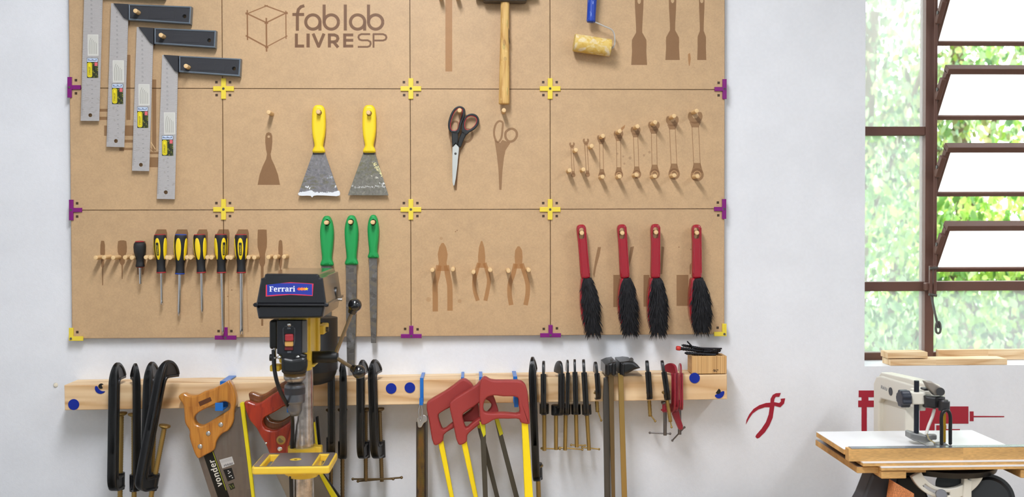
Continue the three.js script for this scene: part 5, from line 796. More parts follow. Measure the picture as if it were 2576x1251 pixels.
// ---------------------------------------------------------------- the drill bit box
{
  const y = (px) => V(px, railTop(px), ZB).y, b0 = V(1741, 940, ZB), xL = b0.x, xR = V(1828.5, 900, ZB).x, yB = y(1741) + 0.0025, yT = V(1790, 896.5, ZB).y, z0 = ZB - 0.052, z1 = ZB - 0.001, w = 0.007;
  const burnt = M({ map: tex(canvas(512, 256, (x, ww, h) => { x.fillStyle = '#cfa268'; x.fillRect(0, 0, ww, h); for (let i = 0; i < 70; i++) { x.fillStyle = ['rgba(120,80,36,0.16)', 'rgba(232,196,140,0.2)'][i % 2]; x.fillRect(rnd(0, ww), 0, rnd(3, 14), h); } for (let i = 0; i < 20; i++) { x.fillStyle = 'rgba(40,24,12,0.5)'; x.beginPath(); x.ellipse(rnd(300, 380), rnd(196, 224), rnd(3, 14), rnd(3, 8), 0, 0, 7); x.fill(); } })), roughness: 0.65 });
  const t = thing('drill_bit_box', 'small open wooden box with scorched sides standing on the rail end', 'box', vec((xL + xR) / 2, yB, (z0 + z1) / 2));
  const wall = (n, g) => part(t, n, uvBox(g, 6), burnt);
  part(t, 'front_side', uvFlat(box(xL, xR, yB, yT, z1 - w, z1, 0.0008), xL, yB, xR - xL, yT - yB), burnt); wall('back_side', box(xL, xR, yB, yT, z0, z0 + w, 0.0008)); wall('end_side', box(xL, xL + w, yB, yT, z0 + w, z1 - w, 0.0008)); wall('end_side', box(xR - w, xR, yB, yT, z0 + w, z1 - w, 0.0008)); wall('bottom', box(xL + w, xR - w, yB, yB + 0.012, z0 + w, z1 - w));
  wall('packing_block', box(xL + w + 0.001, xR - w - 0.001, yB + 0.0125, yT - 0.004, z0 + w + 0.001, z1 - w - 0.001, 0.001));
  const bitM = M({ color: 0x2b2b2f, metalness: 0.7, roughness: 0.35 });
  const twist = (a, b, r, turns, cut) => { // two spiral flutes, then a plain shank
    const L = a.distanceTo(b), n = 60, m = 14, pos = [], idx = [];
    for (let i = 0; i <= n; i++) { const s = i / n, fl = s < cut, th = s / cut * turns * 6.283, tip = Math.min(1, 0.25 + s * 14); for (let j = 0; j < m; j++) { const f = j / m * 6.283, k = fl ? 0.62 + 0.38 * Math.pow(Math.abs(Math.cos(f - th)), 0.8) : 0.96; pos.push(Math.cos(f) * r * k * tip, s * L, Math.sin(f) * r * k * tip); } }
    for (let i = 0; i < n; i++) for (let j = 0; j < m; j++) { const p = i * m + j, q = i * m + (j + 1) % m; idx.push(p, p + m, q, q, p + m, q + m); }
    const c0 = pos.length / 3; pos.push(0, 0, 0, 0, L, 0); for (let j = 0; j < m; j++) { const q = (j + 1) % m; idx.push(c0, j, q, c0 + 1, n * m + q, n * m + j); }
    const g = new THREE.BufferGeometry(); g.setAttribute('position', new THREE.Float32BufferAttribute(pos, 3)); g.setIndex(idx); g.computeVertexNormals(); return place(g, a, b);
  };
  const u = U(ZB - 0.02), bit = (p, zp, q, zq, r, turns, label, cap) => { const a = V(p[0], p[1], zp), b = V(q[0], q[1], zq), t2 = thing('drill_bit', label, 'drill bit', a, 'drill bits in the small box'); part(t2, 'shaft', twist(a, b, r * u, turns, 0.66), bitM); if (cap) part(t2, 'cap', lathe([[0, 0], [r * 1.1 * u, 0.0005], [r * 1.25 * u, 0.003], [r * 1.25 * u, 0.010], [0, 0.011]], a.clone().lerp(b, -0.05), b, 16), M({ color: 0xd23a32, roughness: 0.4 })); };
  bit([1706, 876.5], ZB - 0.022, [1806, 889], ZB - 0.03, 4.6, 5, 'thick dark drill bit with a red cap', true);
  bit([1722, 888.5], ZB - 0.01, [1800, 893.5], ZB - 0.014, 4.4, 4, 'thick dark drill bit lying lowest along the box edge');
  bit([1714, 868.5], ZB - 0.034, [1806, 885], ZB - 0.038, 3.8, 6, 'dark drill bit lying above the red-capped one');
  bit([1728, 858.5], ZB - 0.026, [1757, 889], ZB - 0.03, 2.2, 5, 'thin dark drill bit sticking up steeply');
  bit([1748, 876], ZB - 0.02, [1816, 877.5], ZB - 0.012, 2.2, 6, 'thin dark drill bit lying across the top of the pile');
  bit([1814, 882], ZB - 0.02, [1770, 885.5], ZB - 0.021, 4.2, 3, 'short dark drill bit at the closed end of the box');
}

// ---------------------------------------------------------------- workbench that carries the machines (below the photo's lower edge)
const BENCH = 0.7;
{
  const t = thing('workbench', 'plain wooden workbench below the tools', 'workbench', vec(0.3, 0, 0.5));
  part(t, 'bench_top', uvBox(box(-0.85, 1.75, BENCH - 0.04, BENCH, 0.16, 0.82, 0.003), 1.2), MAT.pine);
  for (const x of [-0.78, 0.45, 1.68]) for (const z of [0.22, 0.76]) part(t, 'leg', uvBox(box(x - 0.035, x + 0.035, 0, BENCH - 0.04, z - 0.035, z + 0.035, 0.003), 1.2, 'y'), MAT.pine);
}

// ---------------------------------------------------------------- drill press
{
  const zc = 0.28, zq = 0.385, col = V(762, 1100, zc), X0 = col.x, t = thing('drill_press', 'black and yellow bench drill press with a blue sign on its belt cover', 'drill press', vec(X0, BENCH, zc));
  const ply = M({ color: 0x121318, roughness: 0.2, clearcoat: 0.7, clearcoatRoughness: 0.1 });
  // base and column
  part(t, 'base', [box(X0 - 0.09, X0 + 0.09, BENCH, BENCH + 0.028, zc - 0.07, zc + 0.2, 0.01), cyl(vec(X0, BENCH + 0.02, zc), vec(X0, BENCH + 0.07, zc), 0.045, 0.036, 28)], MAT.machineYellow);
  part(t, 'column', uvBox(cyl(vec(X0, BENCH + 0.05, zc), vec(X0, V(762, 830, zc).y, zc), 0.0235, 0.0235, 36).clone(), 1, 'y'), M({ map: rep(tex(noiseCanvas(512, [196, 188, 182], [[10, 0.26], [48, 0.2], [200, 0.1]], 141)), 3), metalness: 0.85, roughness: 0.22 }));
  // belt cover
  const zf = 0.49, D = 0.225, up = [[643.7, 766], [656, 700.5], [663.5, 698.5], [666.5, 690.5], [671, 688.5], [797, 689.5], [802, 692], [804.5, 698], [812, 699.5], [821, 766]];
  const cover = part(t, 'belt_cover', ext(up, zf, D, 0.004, [], 3), ply, 'glossy black belt cover');
  part(cover, 'cover_rim', ext([[639, 764], [825, 765], [825, 771.5], [639, 770.5]], zf + 0.006, D + 0.012, 0.0022), ply);
  part(cover, 'rim_tab', ext(smooth([[636, 766], [640, 762.5], [648, 763], [648, 772], [640, 773], [636.5, 770]], 3), zf + 0.009, 0.008, 0.002), ply);
  part(cover, 'rim_tab', ext(smooth([[816, 764], [825, 763.5], [827, 767], [825, 772], [816, 772]], 3), zf + 0.009, 0.008, 0.002), ply);
  part(t, 'pulley_tray', ext([[643, 770], [648.7, 801], [653, 804], [806, 801], [812.7, 798], [817.5, 770]], zf, D, 0.005, [], 3), ply);
  { // sign
    const sp = [[669, 717], [730, 710.5], [788.5, 714], [786.5, 745], [730, 742], [668.5, 746.5]], zs = zf + 0.0006, cv = canvas(1024, 320, (x, w, h) => {
      const P = (u, v) => [u * w, (v + 0.10 * Math.sin(u * Math.PI) * -1 + 0.07) * h * 0.94];
      x.fillStyle = '#14183a'; x.fillRect(0, 0, w, h);
      const band = (i, f) => { x.fillStyle = f; x.beginPath(); for (let k = 0; k <= 30; k++) { const p = P(i + (1 - 2 * i) * k / 30, i * 2.9); k ? x.lineTo(...p) : x.moveTo(...p); } for (let k = 30; k >= 0; k--) x.lineTo(...P(i + (1 - 2 * i) * k / 30, 1 - i * 2.9)); x.closePath(); x.fill(); };
      x.clearRect(0, 0, w, h); x.fillStyle = '#d8324e'; x.fillRect(0, 0, w, h); band(0.028, '#16309a');
      x.fillStyle = '#f2f4fa'; x.font = 'bold 165px serif'; x.fillText('Ferrari', 74, 208, 560);
      const star = (cx, cy, r, f) => { x.fillStyle = f; x.beginPath(); for (let k = 0; k < 10; k++) { const a = -Math.PI / 2 + k * Math.PI / 5, q = k % 2 ? r * 0.42 : r; k ? x.lineTo(cx + Math.cos(a) * q, cy + Math.sin(a) * q) : x.moveTo(cx + Math.cos(a) * q, cy + Math.sin(a) * q); } x.closePath(); x.fill(); };
      const tail = (f, x0, s) => { x.fillStyle = f; x.beginPath(); x.moveTo(x0, 152); for (let k = 0; k < 4; k++) { x.lineTo(x0 + 46 + k * 34, 152 - (k % 2 ? s * 0.5 : s)); } for (let k = 3; k >= 0; k--) x.lineTo(x0 + 46 + k * 34, 152 + (k % 2 ? s * 0.5 : s)); x.closePath(); x.fill(); };
      tail('#e2463c', 668, 40); tail('#ef8a3a', 716, 34); star(876, 150, 46, '#f3d21e');
    });
    const a = V(668.5, 746.5, zs), b = V(788.5, 710.5, zs); part(cover, 'sign', uvFlat(ext(sp, zs + 0.0004, 0.0008), a.x, a.y, b.x - a.x, b.y - a.y), M({ map: tex(cv, true, false), roughness: 0.3, clearcoat: 0.5, clearcoatRoughness: 0.1 }), 'blue sign with red border');
  }
  { const k = V(842, 737, 0.33), s = V(814, 740, 0.36).x; part(cover, 'side_knob', [cyl(vec(k.x - 0.03, k.y, 0.335), vec(k.x - 0.004, k.y, 0.335), 0.0085, 0.0085, 18), cyl(vec(k.x - 0.006, k.y, 0.335), vec(k.x + 0.006, k.y, 0.335), 0.0135, 0.0135, 22)], MAT.black); part(cover, 'side_screw', cyl(vec(k.x - 0.006, k.y - 0.017, 0.315), vec(k.x + 0.014, k.y - 0.016, 0.315), 0.003, 0.003, 10), MAT.steel); }
  // head casting
  const HL = V(700, 870, 0.44).x, HR = V(771, 870, 0.44).x, hT = V(735, 796, 0.44).y, hB = V(735, 938, 0.44).y;
  part(t, 'head_casting', [box(HL, HR, hB + 0.018, hT, 0.25, 0.438, 0.006), cyl(vec((HL + HR) / 2, hB - 0.002, zq), vec((HL + HR) / 2, hT, zq), 0.031, 0.031, 28), box(HL + 0.012, HR - 0.006, hB - 0.001, hT, 0.33, 0.43, 0.01), cyl(vec(X0, hB + 0.02, zc), vec(X0, hT, zc), 0.035, 0.035, 28)], MAT.machineYellow);
  part(t, 'casting_rib', [box(HR - 0.001, HR + 0.006, hB + 0.02, hT - 0.002, 0.30, 0.318, 0.002), box(HR - 0.001, HR + 0.004, hB + 0.02, hT - 0.002, 0.40, 0.412, 0.0015)], MAT.machineYellow);
  part(t, 'casting_lug', [box(HR - 0.002, HR + 0.008, V(780, 919, 0.36).y, V(780, 913, 0.36).y, 0.34, 0.39, 0.002), boxPx(678, 919.5, 704, 935.5, 0.42, 0.03, 0.003)], MAT.machineYellow);
  // switch box on the front
  const plate = part(t, 'switch_plate', [ext([[696, 806], [759.5, 806], [759.5, 891], [770, 894], [769, 938], [762, 942.5], [714, 942.5], [708, 936], [707, 897], [696, 890]], 0.452, 0.016, 0.003)], MAT.black, 'black switch plate');
  part(plate, 'plate_edge', ext([[757, 806], [771.5, 806], [771.5, 888], [757, 890]], 0.449, 0.011, 0.002), M({ color: 0x6a6560, roughness: 0.35, metalness: 0.4 }));
  { const a = V(696, 891, 0.4525), b = V(759.5, 806, 0.4525), cv = canvas(512, 686, (x, w, h) => { x.fillStyle = '#1b1d26'; x.fillRect(0, 0, w, h); for (let i = 0; i < 300; i++) { x.fillStyle = 'rgba(70,72,86,0.12)'; x.fillRect(rnd(0, w), rnd(0, h), rnd(2, 20), rnd(1, 5)); } x.fillStyle = '#9a9ca4'; x.font = 'bold 44px sans-serif'; x.textAlign = 'center'; x.fillText('ON', 250, 178); x.fillText('OFF', 254, 664); x.strokeStyle = '#8d9098'; x.lineWidth = 6; for (const s of [1, -1]) { x.beginPath(); x.moveTo(250 + s * 96, 150); x.lineTo(250 + s * 118, 170); x.lineTo(250 + s * 112, 420); x.lineTo(250 + s * 92, 520); x.stroke(); } x.fillStyle = '#7d8088'; x.font = '26px sans-serif'; x.fillText('LIGA / DESLIGA', 250, 130); });
    part(plate, 'printed_face', uvFlat(ext([[697.5, 807.5], [758, 807.5], [758, 890], [698, 889]], 0.4528, 0.0006), a.x, a.y, b.x - a.x, b.y - a.y), M({ map: tex(cv, true, false), roughness: 0.4 })); }
  part(plate, 'switch', boxPx(714.5, 840, 738, 884, 0.455, 0.006, 0.002), MAT.black); part(plate, 'switch_key', boxPx(716, 841, 737, 859.5, 0.4625, 0.009, 0.003), M({ color: 0xb0363c, roughness: 0.35 }), 'red upper half of the switch key'); part(plate, 'switch_key', boxPx(716, 859, 737, 872.5, 0.459, 0.006, 0.002), M({ color: 0xd6a55a, roughness: 0.35 }), 'orange middle of the switch key'); part(plate, 'switch_key', boxPx(716, 872, 737, 882, 0.456, 0.004, 0.0015), M({ color: 0x6c2026, roughness: 0.4 }), 'dark red lower half of the switch key');
  for (const [x, y] of [[727.5, 817], [702.5, 900], [749.5, 899]]) part(plate, 'screw', lathe([[0, 0], [0.0042, 0], [0.0038, 0.0015], [0.002, 0.0024], [0, 0.0026]], V(x, y, 0.4526), V(x, y, 0.4526).add(Z), 14), MAT.chrome);
  part(plate, 'lower_bulge', [ext(smooth([[709, 901], [735, 903], [768, 900], [769, 934], [758, 941], [716, 941], [709, 934]], 3), 0.464, 0.02, 0.008, [], 4)], MAT.black);
  // depth stop and cable on the left flank
  part(t, 'depth_stop', [cyl(V(691, 876, 0.43), V(691, 915, 0.43), 0.0032, 0.0032, 12), cyl(V(691, 898, 0.43), V(691, 902, 0.43), 0.006, 0.006, 12)], MAT.steel); part(t, 'stop_knob', cyl(V(679, 900, 0.425), V(691, 900, 0.425), 0.0072, 0.0072, 16), MAT.black);
  part(t, 'switch_housing', boxPx(677, 806, 699, 880, 0.42, 0.07, 0.006), MAT.black);
  { const pts = [[688, 880, 0.43], [689.5, 920, 0.434], [694, 950, 0.436], [703, 980, 0.43], [717, 1008, 0.41], [731, 1034, 0.36], [736, 1060, 0.315], [735, 1120, 0.3], [732, 1180, 0.3], [735, 1300, 0.3]].map((p) => V(...p)); part(t, 'power_cable', tube(pts, 0.0042, 70, 10), MAT.black); }
  // quill and chuck
  const qx = V(741.5, 1000, zq).x, qy = (p) => V(741, p, zq).y, u = U(zq), ax = (rows) => lathe(rows.map(([r, p]) => [r * u, qy(942) - qy(p)]), vec(qx, qy(942), zq), vec(qx, 0, zq), 32);
  part(t, 'quill', ax([[0, 940], [27, 940], [27, 952], [22, 958], [19, 962], [12, 963], [12, 969], [0, 969]]), M({ color: 0xa6a19c, metalness: 0.8, roughness: 0.32 }));
  const ck = part(t, 'chuck', ax([[0, 964], [20, 964], [24, 968], [25, 971], [25, 1008], [24, 1013], [18.5, 1015], [18, 1030], [15, 1040], [9, 1046], [0, 1046]]), M({ color: 0x77797f, metalness: 0.75, roughness: 0.36 }));
  part(ck, 'chuck_ring', ax([[25.4, 975], [26, 976], [26, 990], [25.4, 991]]), M({ color: 0x5e6066, metalness: 0.8, roughness: 0.42, bumpMap: rep(grain, 80), bumpScale: 0.001 }));
  // feed hub and its three spokes with balls
  const hy = V(830, 898, 0.37).y, hz = 0.372, hx0 = HR - 0.004, hx1 = V(851, 898, hz).x, Hc = vec(hx1 - 0.008, hy, hz);
  const hub = part(t, 'feed_hub', place(new THREE.LatheGeometry([[0, 0], [0.0125, 0], [0.0125, 0.03], [0.0135, 0.04], [0.0122, hx1 - hx0 - 0.003], [0.009, hx1 - hx0], [0, hx1 - hx0]].map((p) => new THREE.Vector2(...p)), 26), vec(hx0, hy, hz), vec(hx1, hy, hz)), MAT.black);
  const spokeM = M({ color: 0x9c8e78, metalness: 0.85, roughness: 0.3 });
  for (const [p, z] of [[[893, 768], 0.40], [[903, 936], 0.42]]) { const e = V(p[0], p[1], z), d = e.clone().sub(Hc).normalize(); part(hub, 'spoke', cyl(Hc, e, 0.0042, 0.0036, 14), spokeM); const bk = part(hub, 'ball_knob', ball(e, 0.0143, 1, 1, 1, 28), MAT.blackGloss); part(bk, 'knob_neck', cyl(e.clone().addScaledVector(d, -0.019), e.clone().addScaledVector(d, -0.008), 0.0085, 0.0105, 18), MAT.blackGloss); }
  // motor behind the column
  const mx = V(783, 900, 0.17).x, my = (p) => V(790, p, 0.17).y;
  part(t, 'motor', lathe([[0, 0], [0.03, 0.001], [0.05, 0.008], [0.058, 0.026], [0.059, 0.032], [0.061, 0.034], [0.061, my(800) - my(966)], [0, my(800) - my(966)]], vec(mx, my(966), 0.17), vec(mx, 10, 0.17), 40), MAT.black);
  part(t, 'motor_bracket', [box(HR - 0.01, HR + 0.014, V(810, 841, 0.28).y, V(810, 819, 0.28).y, 0.22, 0.29, 0.003), box(HR - 0.03, HR + 0.004, V(810, 841, 0.28).y, V(810, 819, 0.28).y, 0.2, 0.25, 0.003)], MAT.machineYellow); part(t, 'bracket_bolt', cyl(vec(HR + 0.012, V(810, 831, 0.28).y, 0.265), vec(HR + 0.02, V(810, 831, 0.28).y, 0.265), 0.006, 0.006, 6), MAT.darkSteel);
  // table
  const tz1 = 0.456, tz0 = 0.333, ty = V(730, 1175.4, tz1).y, tl = V(631, 1175, tz1).x, tr = V(829, 1175, tz1).x, W = tr - tl, cx = (tl + tr) / 2;
  const outline = (i) => { const s = new THREE.Shape(), a = tl + i, b = tr - i, c = tz0 + i, d = tz1 - i, r = 0.01; s.moveTo(a + r, -c); s.lineTo(b - r, -c); s.quadraticCurveTo(b, -c, b, -c - r); s.lineTo(b, -d + r); s.quadraticCurveTo(b, -d, b - r, -d); s.lineTo(a + r, -d); s.quadraticCurveTo(a, -d, a, -d + r); s.lineTo(a, -c - r); s.quadraticCurveTo(a, -c, a + r, -c); return s; };
  const slot = (x, w, z0, z1) => new THREE.Path([[x - w, -z0], [x - w, -z1], [x + w, -z1], [x + w, -z0]].map((p) => new THREE.Vector2(...p))), ring = (r) => { const p = new THREE.Path(); p.absarc(cx, -(tz0 + tz1) / 2 - 0.0, r, 0, 6.2832, true); return p; };
  const flat = (s, h, yTop) => extShape(s, 0, h, h > 0.004 ? 0.003 : 0).rotateX(-Math.PI / 2).translate(0, yTop, 0);
  const s1 = outline(0), s2 = outline(0.0035); for (const s of [s1, s2]) { const e = s === s1 ? 0 : 0.0032; for (const k of [-1, 1]) s.holes.push(slot(cx + k * W * 0.335, 0.008 + e, tz0 + 0.016 - e, tz1 - 0.008 + e)); s.holes.push(ring(0.0125 + (s === s1 ? -0.006 : 0))); }
  const tab = part(t, 'table', flat(s1, 0.0155, ty), MAT.machineYellow, 'yellow drilling table');
  part(tab, 'machined_top', flat(s2, 0.0008, ty + 0.0009), M({ color: 0x8d8481, metalness: 0.6, roughness: 0.4, bumpMap: rep(scratch, 12), bumpScale: 0.0002 }), 'bare grey table surface');
  const cy0 = V(762, 1206, zc + 0.03).y, cy1 = V(762, 1131, zc + 0.03).y;
  part(t, 'table_bracket', [cyl(vec(X0, cy0, zc), vec(X0, cy1, zc), 0.033, 0.033, 30), cyl(vec(cx, ty - 0.03, (tz0 + tz1) / 2), vec(cx, ty - 0.014, (tz0 + tz1) / 2), 0.022, 0.032, 26), box(X0 - 0.028, X0 + 0.028, ty - 0.03, ty - 0.014, zc, 0.4, 0.004), box(X0 + 0.024, X0 + 0.042, cy0 + 0.004, cy1 + 0.001, zc - 0.012, zc + 0.012, 0.003)], MAT.machineYellow);
}

// ---------------------------------------------------------------- scroll saw
{
  const zF = 0.5, fy = (p, z = zF) => V(2300, p, z).y, fx = (p, z = zF) => V(p, 1140, z).x, t = thing('scroll_saw', 'cream scroll saw with a layered wooden work table', 'scroll saw', vec(fx(2350), BENCH, 0.4));
  const xR = fx(2572, 0.49), grey = M({ color: 0x7b7b80, roughness: 0.4, metalness: 0.3 });
  // layered table: white-faced board on top, thinner white-faced boards under it, a longer board to the left
  const A = [0.759, 1.112, 0.957, 0.9672];
  const top = part(t, 'table_board', uvBox(box(A[0], A[1], A[2], A[3], 0.317, 0.4835, 0.0006), 1), MAT.mdfEdge, 'top table board with a white face'); part(top, 'white_face', box(A[0], A[1], A[3], A[3] + 0.0009, 0.317, 0.4835), MAT.melamine);
  const bat = part(t, 'front_batten', uvBox(box(0.7616, A[1] + 0.05, fy(1160, 0.503), 0.9728, 0.484, 0.503, 0.0006), 1), MAT.mdfEdge, 'wooden batten along the table front'); part(bat, 'metal_strip', box(0.768, A[1] + 0.05, 0.9728, 0.9738, 0.4842, 0.5028), M({ color: 0x8f949d, metalness: 0.7, roughness: 0.25 }), 'grey metal strip along the front');
  const b2 = part(t, 'table_board', uvBox(box(fx(2170, 0.51), xR + 0.02, fy(1172, 0.51), fy(1164, 0.51), 0.27, 0.512, 0.0005), 1), MAT.mdfEdge, 'second table board'); part(b2, 'white_face', box(fx(2170, 0.51), xR + 0.02, fy(1164, 0.51), fy(1162, 0.51), 0.27, 0.5125), MAT.melamine);
  const b3 = part(t, 'table_board', uvBox(box(fx(2217, 0.516), xR + 0.02, fy(1184, 0.516), fy(1177, 0.516), 0.27, 0.516, 0.0005), 1), MAT.mdfEdge, 'third table board'); part(b3, 'white_face', box(fx(2217, 0.516), xR + 0.02, fy(1177, 0.516), fy(1173.5, 0.516), 0.27, 0.5165), MAT.melamine);
  const lx = fx(2156.5, 0.5), b4 = part(t, 'table_board', uvBox(box(lx, fx(2330), fy(1189.5), fy(1174), 0.25, 0.5, 0.0008), 1), MAT.mdfEdge, 'longer side board under the table'); part(b4, 'grey_face', box(lx + 0.001, fx(2170), fy(1174), fy(1173.2), 0.251, 0.499), grey);
  part(t, 'table_block', uvBox(box(fx(2216, 0.51), fx(2279, 0.51), fy(1203.5, 0.51), fy(1184, 0.51), 0.4, 0.513, 0.002), 1), MAT.mdfEdge); part(t, 'table_block', uvBox(box(fx(2566, 0.51), fx(2640, 0.51), fy(1206, 0.51), fy(1184, 0.51), 0.4, 0.513, 0.002), 1), MAT.mdfEdge);
  part(t, 'table_casting', [cyl(vec(fx(2420), fy(1203), 0.4), vec(fx(2420), fy(1188.5), 0.4), 0.112, 0.116, 48)], MAT.black, 'round black machine table under the boards');
  // arm with its rear post
  const ax0 = V(2263, 1050, 0.27).x, ax1 = ax0 + 0.042, aT = 1.076, side = (pts, x0, x1, bev) => extShape(new THREE.Shape(pts.map(([z, y]) => new THREE.Vector2(-z, y))), (x1 - x0) / 2, x1 - x0, bev, 3).rotateY(Math.PI / 2).translate((x0 + x1) / 2, 0, 0);
  const arm = part(t, 'arm', side([[0.12, BENCH + 0.06], [0.12, 1.042], [0.135, 1.06], [0.16, 1.066], [0.395, 1.076], [0.405, 1.07], [0.405, 1.042], [0.28, 1.02], [0.165, 1.012], [0.152, 1.0], [0.148, BENCH + 0.06]], ax0, ax1, 0.004), MAT.cream);
  part(arm, 'post', side([[0.125, BENCH + 0.06], [0.125, 1.05], [0.275, 1.05], [0.27, BENCH + 0.06]], ax0 + 0.012, ax1 - 0.002, 0.003), MAT.cream);
  part(arm, 'arm_ridge', side([[0.13, 1.056], [0.15, 1.073], [0.3, 1.083], [0.39, 1.084], [0.4, 1.07]], ax0 + 0.006, ax1 - 0.006, 0.003), MAT.cream);
  { const cv = canvas(256, 96, (x, w, h) => { x.clearRect(0, 0, w, h); x.fillStyle = '#dedacd'; x.fillRect(0, 0, w, h); x.fillStyle = '#3c4046'; x.font = 'italic bold 62px sans-serif'; x.fillText('Makita', 10, 68, 236); }); const g = new THREE.BoxGeometry(0.046, 0.018, 0.0006); g.rotateY(-Math.PI / 2).translate(ax0 - 0.0004, 1.041, 0.186); part(arm, 'maker_print', g, M({ map: tex(cv, true, false), roughness: 0.4 })); part(arm, 'round_plug', cyl(vec(ax0 - 0.0015, 1.0395, 0.222), vec(ax0 + 0.002, 1.0395, 0.222), 0.0095, 0.0095, 20), MAT.charcoal); }
  // rod, clamp block and knob
  const rz = 0.452, rod = V(2305.5, 1020, rz);
  part(t, 'hold_down_rod', [cyl(vec(rod.x, V(2305, 1090, rz).y, rz), vec(rod.x, V(2305, 958, rz).y, rz), 0.0052, 0.0052, 20)], M({ color: 0x2f333c, metalness: 0.6, roughness: 0.35 }));
  part(t, 'rod_clamp', [boxPx(2294, 988, 2327, 1019, rz + 0.009, 0.024, 0.003), boxPx(2314, 986, 2330, 1035, rz, 0.05, 0.003), boxPx(2322, 982, 2345, 1005, rz - 0.03, 0.05, 0.004)], MAT.cream);
  { const k = V(2272, 1003, rz), n = 8, s = new THREE.Shape(); for (let i = 0; i <= 64; i++) { const a = i / 64 * 6.2832, r = 0.0178 * (1 - 0.07 * Math.cos(a * n)); i ? s.lineTo(Math.cos(a) * r, Math.sin(a) * r) : s.moveTo(r, 0); } const kn = part(t, 'clamp_knob', extShape(s, 0, 0.02, 0.003, 3).rotateY(Math.PI / 2).translate(k.x + 0.012, k.y, rz), M({ color: 0x272c38, roughness: 0.35 })); part(kn, 'knob_shaft', cyl(vec(k.x + 0.008, k.y, rz), vec(k.x + 0.034, k.y, rz), 0.0045, 0.0045, 14), MAT.steel); }
  // blade head
  const hz = 0.468, dk = M({ color: 0x2b2a2b, roughness: 0.42 });
  part(t, 'blade_holder', [ext([[2327, 997], [2356, 1000], [2356, 1030], [2330, 1027]], hz, 0.035, 0.004), ext([[2354, 999], [2379, 1000], [2379, 1010], [2363, 1012], [2363, 1028], [2354, 1028]], hz - 0.01, 0.02, 0.003)], dk);
  part(t, 'holder_knob', [cyl(V(2375, 1010, hz), V(2375, 1033, hz), 0.0112, 0.0112, 22), cyl(V(2375, 1006, hz), V(2375, 1010, hz), 0.0075, 0.0095, 18)], dk);
  part(t, 'tension_lever', [ext([[2327, 960], [2345, 961], [2372, 977], [2370, 996], [2352, 996], [2336, 978]], hz - 0.006, 0.016, 0.003)], M({ color: 0x9a9186, roughness: 0.4, metalness: 0.3 }), 'grey lever'); part(t, 'lever_pivot', cyl(V(2366, 986, hz - 0.024), V(2366, 986, hz + 0.003), 0.0085, 0.0085, 18), dk);
  part(t, 'lever_pad', boxPx(2325, 978, 2342, 984, hz - 0.02, 0.02, 0.002), dk);
  { const p = [[2368.5, 1116], [2368.5, 1080], [2368.5, 1048], [2372, 1037], [2379.5, 1032.5], [2387, 1037], [2390.5, 1048], [2390.5, 1080], [2390.5, 1116]].map((q) => V(q[0], q[1], hz + 0.012)); part(t, 'guard_hoop', [tube(p, 0.0036, 60, 10), ...caps(p, 0.0036)], MAT.black, 'black hoop guard round the blade'); }
  part(t, 'blade', [boxPx(2375.4, 1034, 2379, 1138, hz - 0.001, 0.001)], MAT.steel); part(t, 'blade_clamp', boxPx(2372.5, 1041, 2380, 1113, hz + 0.002, 0.0018, 0.0006), M({ color: 0xe0b02a, roughness: 0.4, metalness: 0.2 }), 'yellow strip in front of the blade');
  part(t, 'foot', [ext([[2291, 1091], [2296, 1089], [2330, 1096], [2346, 1104], [2348, 1112], [2330, 1116], [2300, 1110], [2291, 1104]], rz + 0.006, 0.03, 0.003), boxPx(2334, 1094, 2358, 1108, rz + 0.012, 0.012, 0.003), ext([[2358, 1118], [2380, 1116], [2393, 1124], [2392, 1128], [2372, 1124], [2360, 1126]], hz + 0.012, 0.02, 0.001)], M({ color: 0x8d8e8c, metalness: 0.6, roughness: 0.38 }), 'grey hold-down foot');
  { const w = M({ color: 0xe8e4dc, roughness: 0.5 }), p = [[2350, 1032], [2345, 1050], [2336, 1072], [2330, 1092]].map((q, i) => V(q[0], q[1], rz + 0.004)), h = part(t, 'air_hose', [tube(p, 0.0032, 30, 10), ...caps(p, 0.0032)], w, 'white air hose'); part(h, 'nozzle', tube([[2332, 1092], [2338, 1106], [2350, 1114], [2361, 1121]].map((q) => V(q[0], q[1], rz + 0.016)), 0.0014, 24, 8), M({ color: 0xc9b98a, metalness: 0.6, roughness: 0.35 })); }
  // saw cut in the table, running from the blade towards the arm
  { const a = V(2340, 1132, 0.478), b = V(2296, 1113, 0.40); part(t, 'saw_kerf', place(new THREE.BoxGeometry(0.0012, Math.hypot(a.x - b.x, a.z - b.z), 0.0006).translate(0, Math.hypot(a.x - b.x, a.z - b.z) / 2, 0), vec(a.x, A[3] + 0.0008, a.z), vec(b.x, A[3] + 0.0008, b.z)), MAT.hole); }
  // base, motor and tilting quadrant below the table
  const bx = (p, z = 0.45) => V(p, 1220, z).x, by = (p, z = 0.45) => V(2300, p, z).y;
  part(t, 'base', [side([[0.36, BENCH], [0.36, BENCH + 0.1], [0.38, BENCH + 0.12], [0.45, BENCH + 0.12], [0.55, BENCH + 0.03], [0.55, BENCH]], fx(2235), fx(2560), 0.006)], MAT.charcoal);
  part(t, 'base_cheek', ext([[2195, 1192], [2262, 1192], [2250, 1260], [2140, 1330], [2150, 1290], [2172, 1250]], 0.47, 0.05, 0.006), MAT.charcoal); part(t, 'base_cheek', ext([[2258, 1200], [2318, 1200], [2340, 1260], [2290, 1290], [2252, 1240]], 0.44, 0.05, 0.006), MAT.black);
  part(t, 'wedge', uvBox(ext([[2252, 1215], [2300, 1243], [2298, 1290], [2240, 1290]], 0.515, 0.03, 0.001), 1), M({ map: rep(tex(noiseCanvas(256, [196, 124, 76], [[64, 0.25], [128, 0.3]], 151)), 12), roughness: 0.8 }), 'reddish particle board wedge');
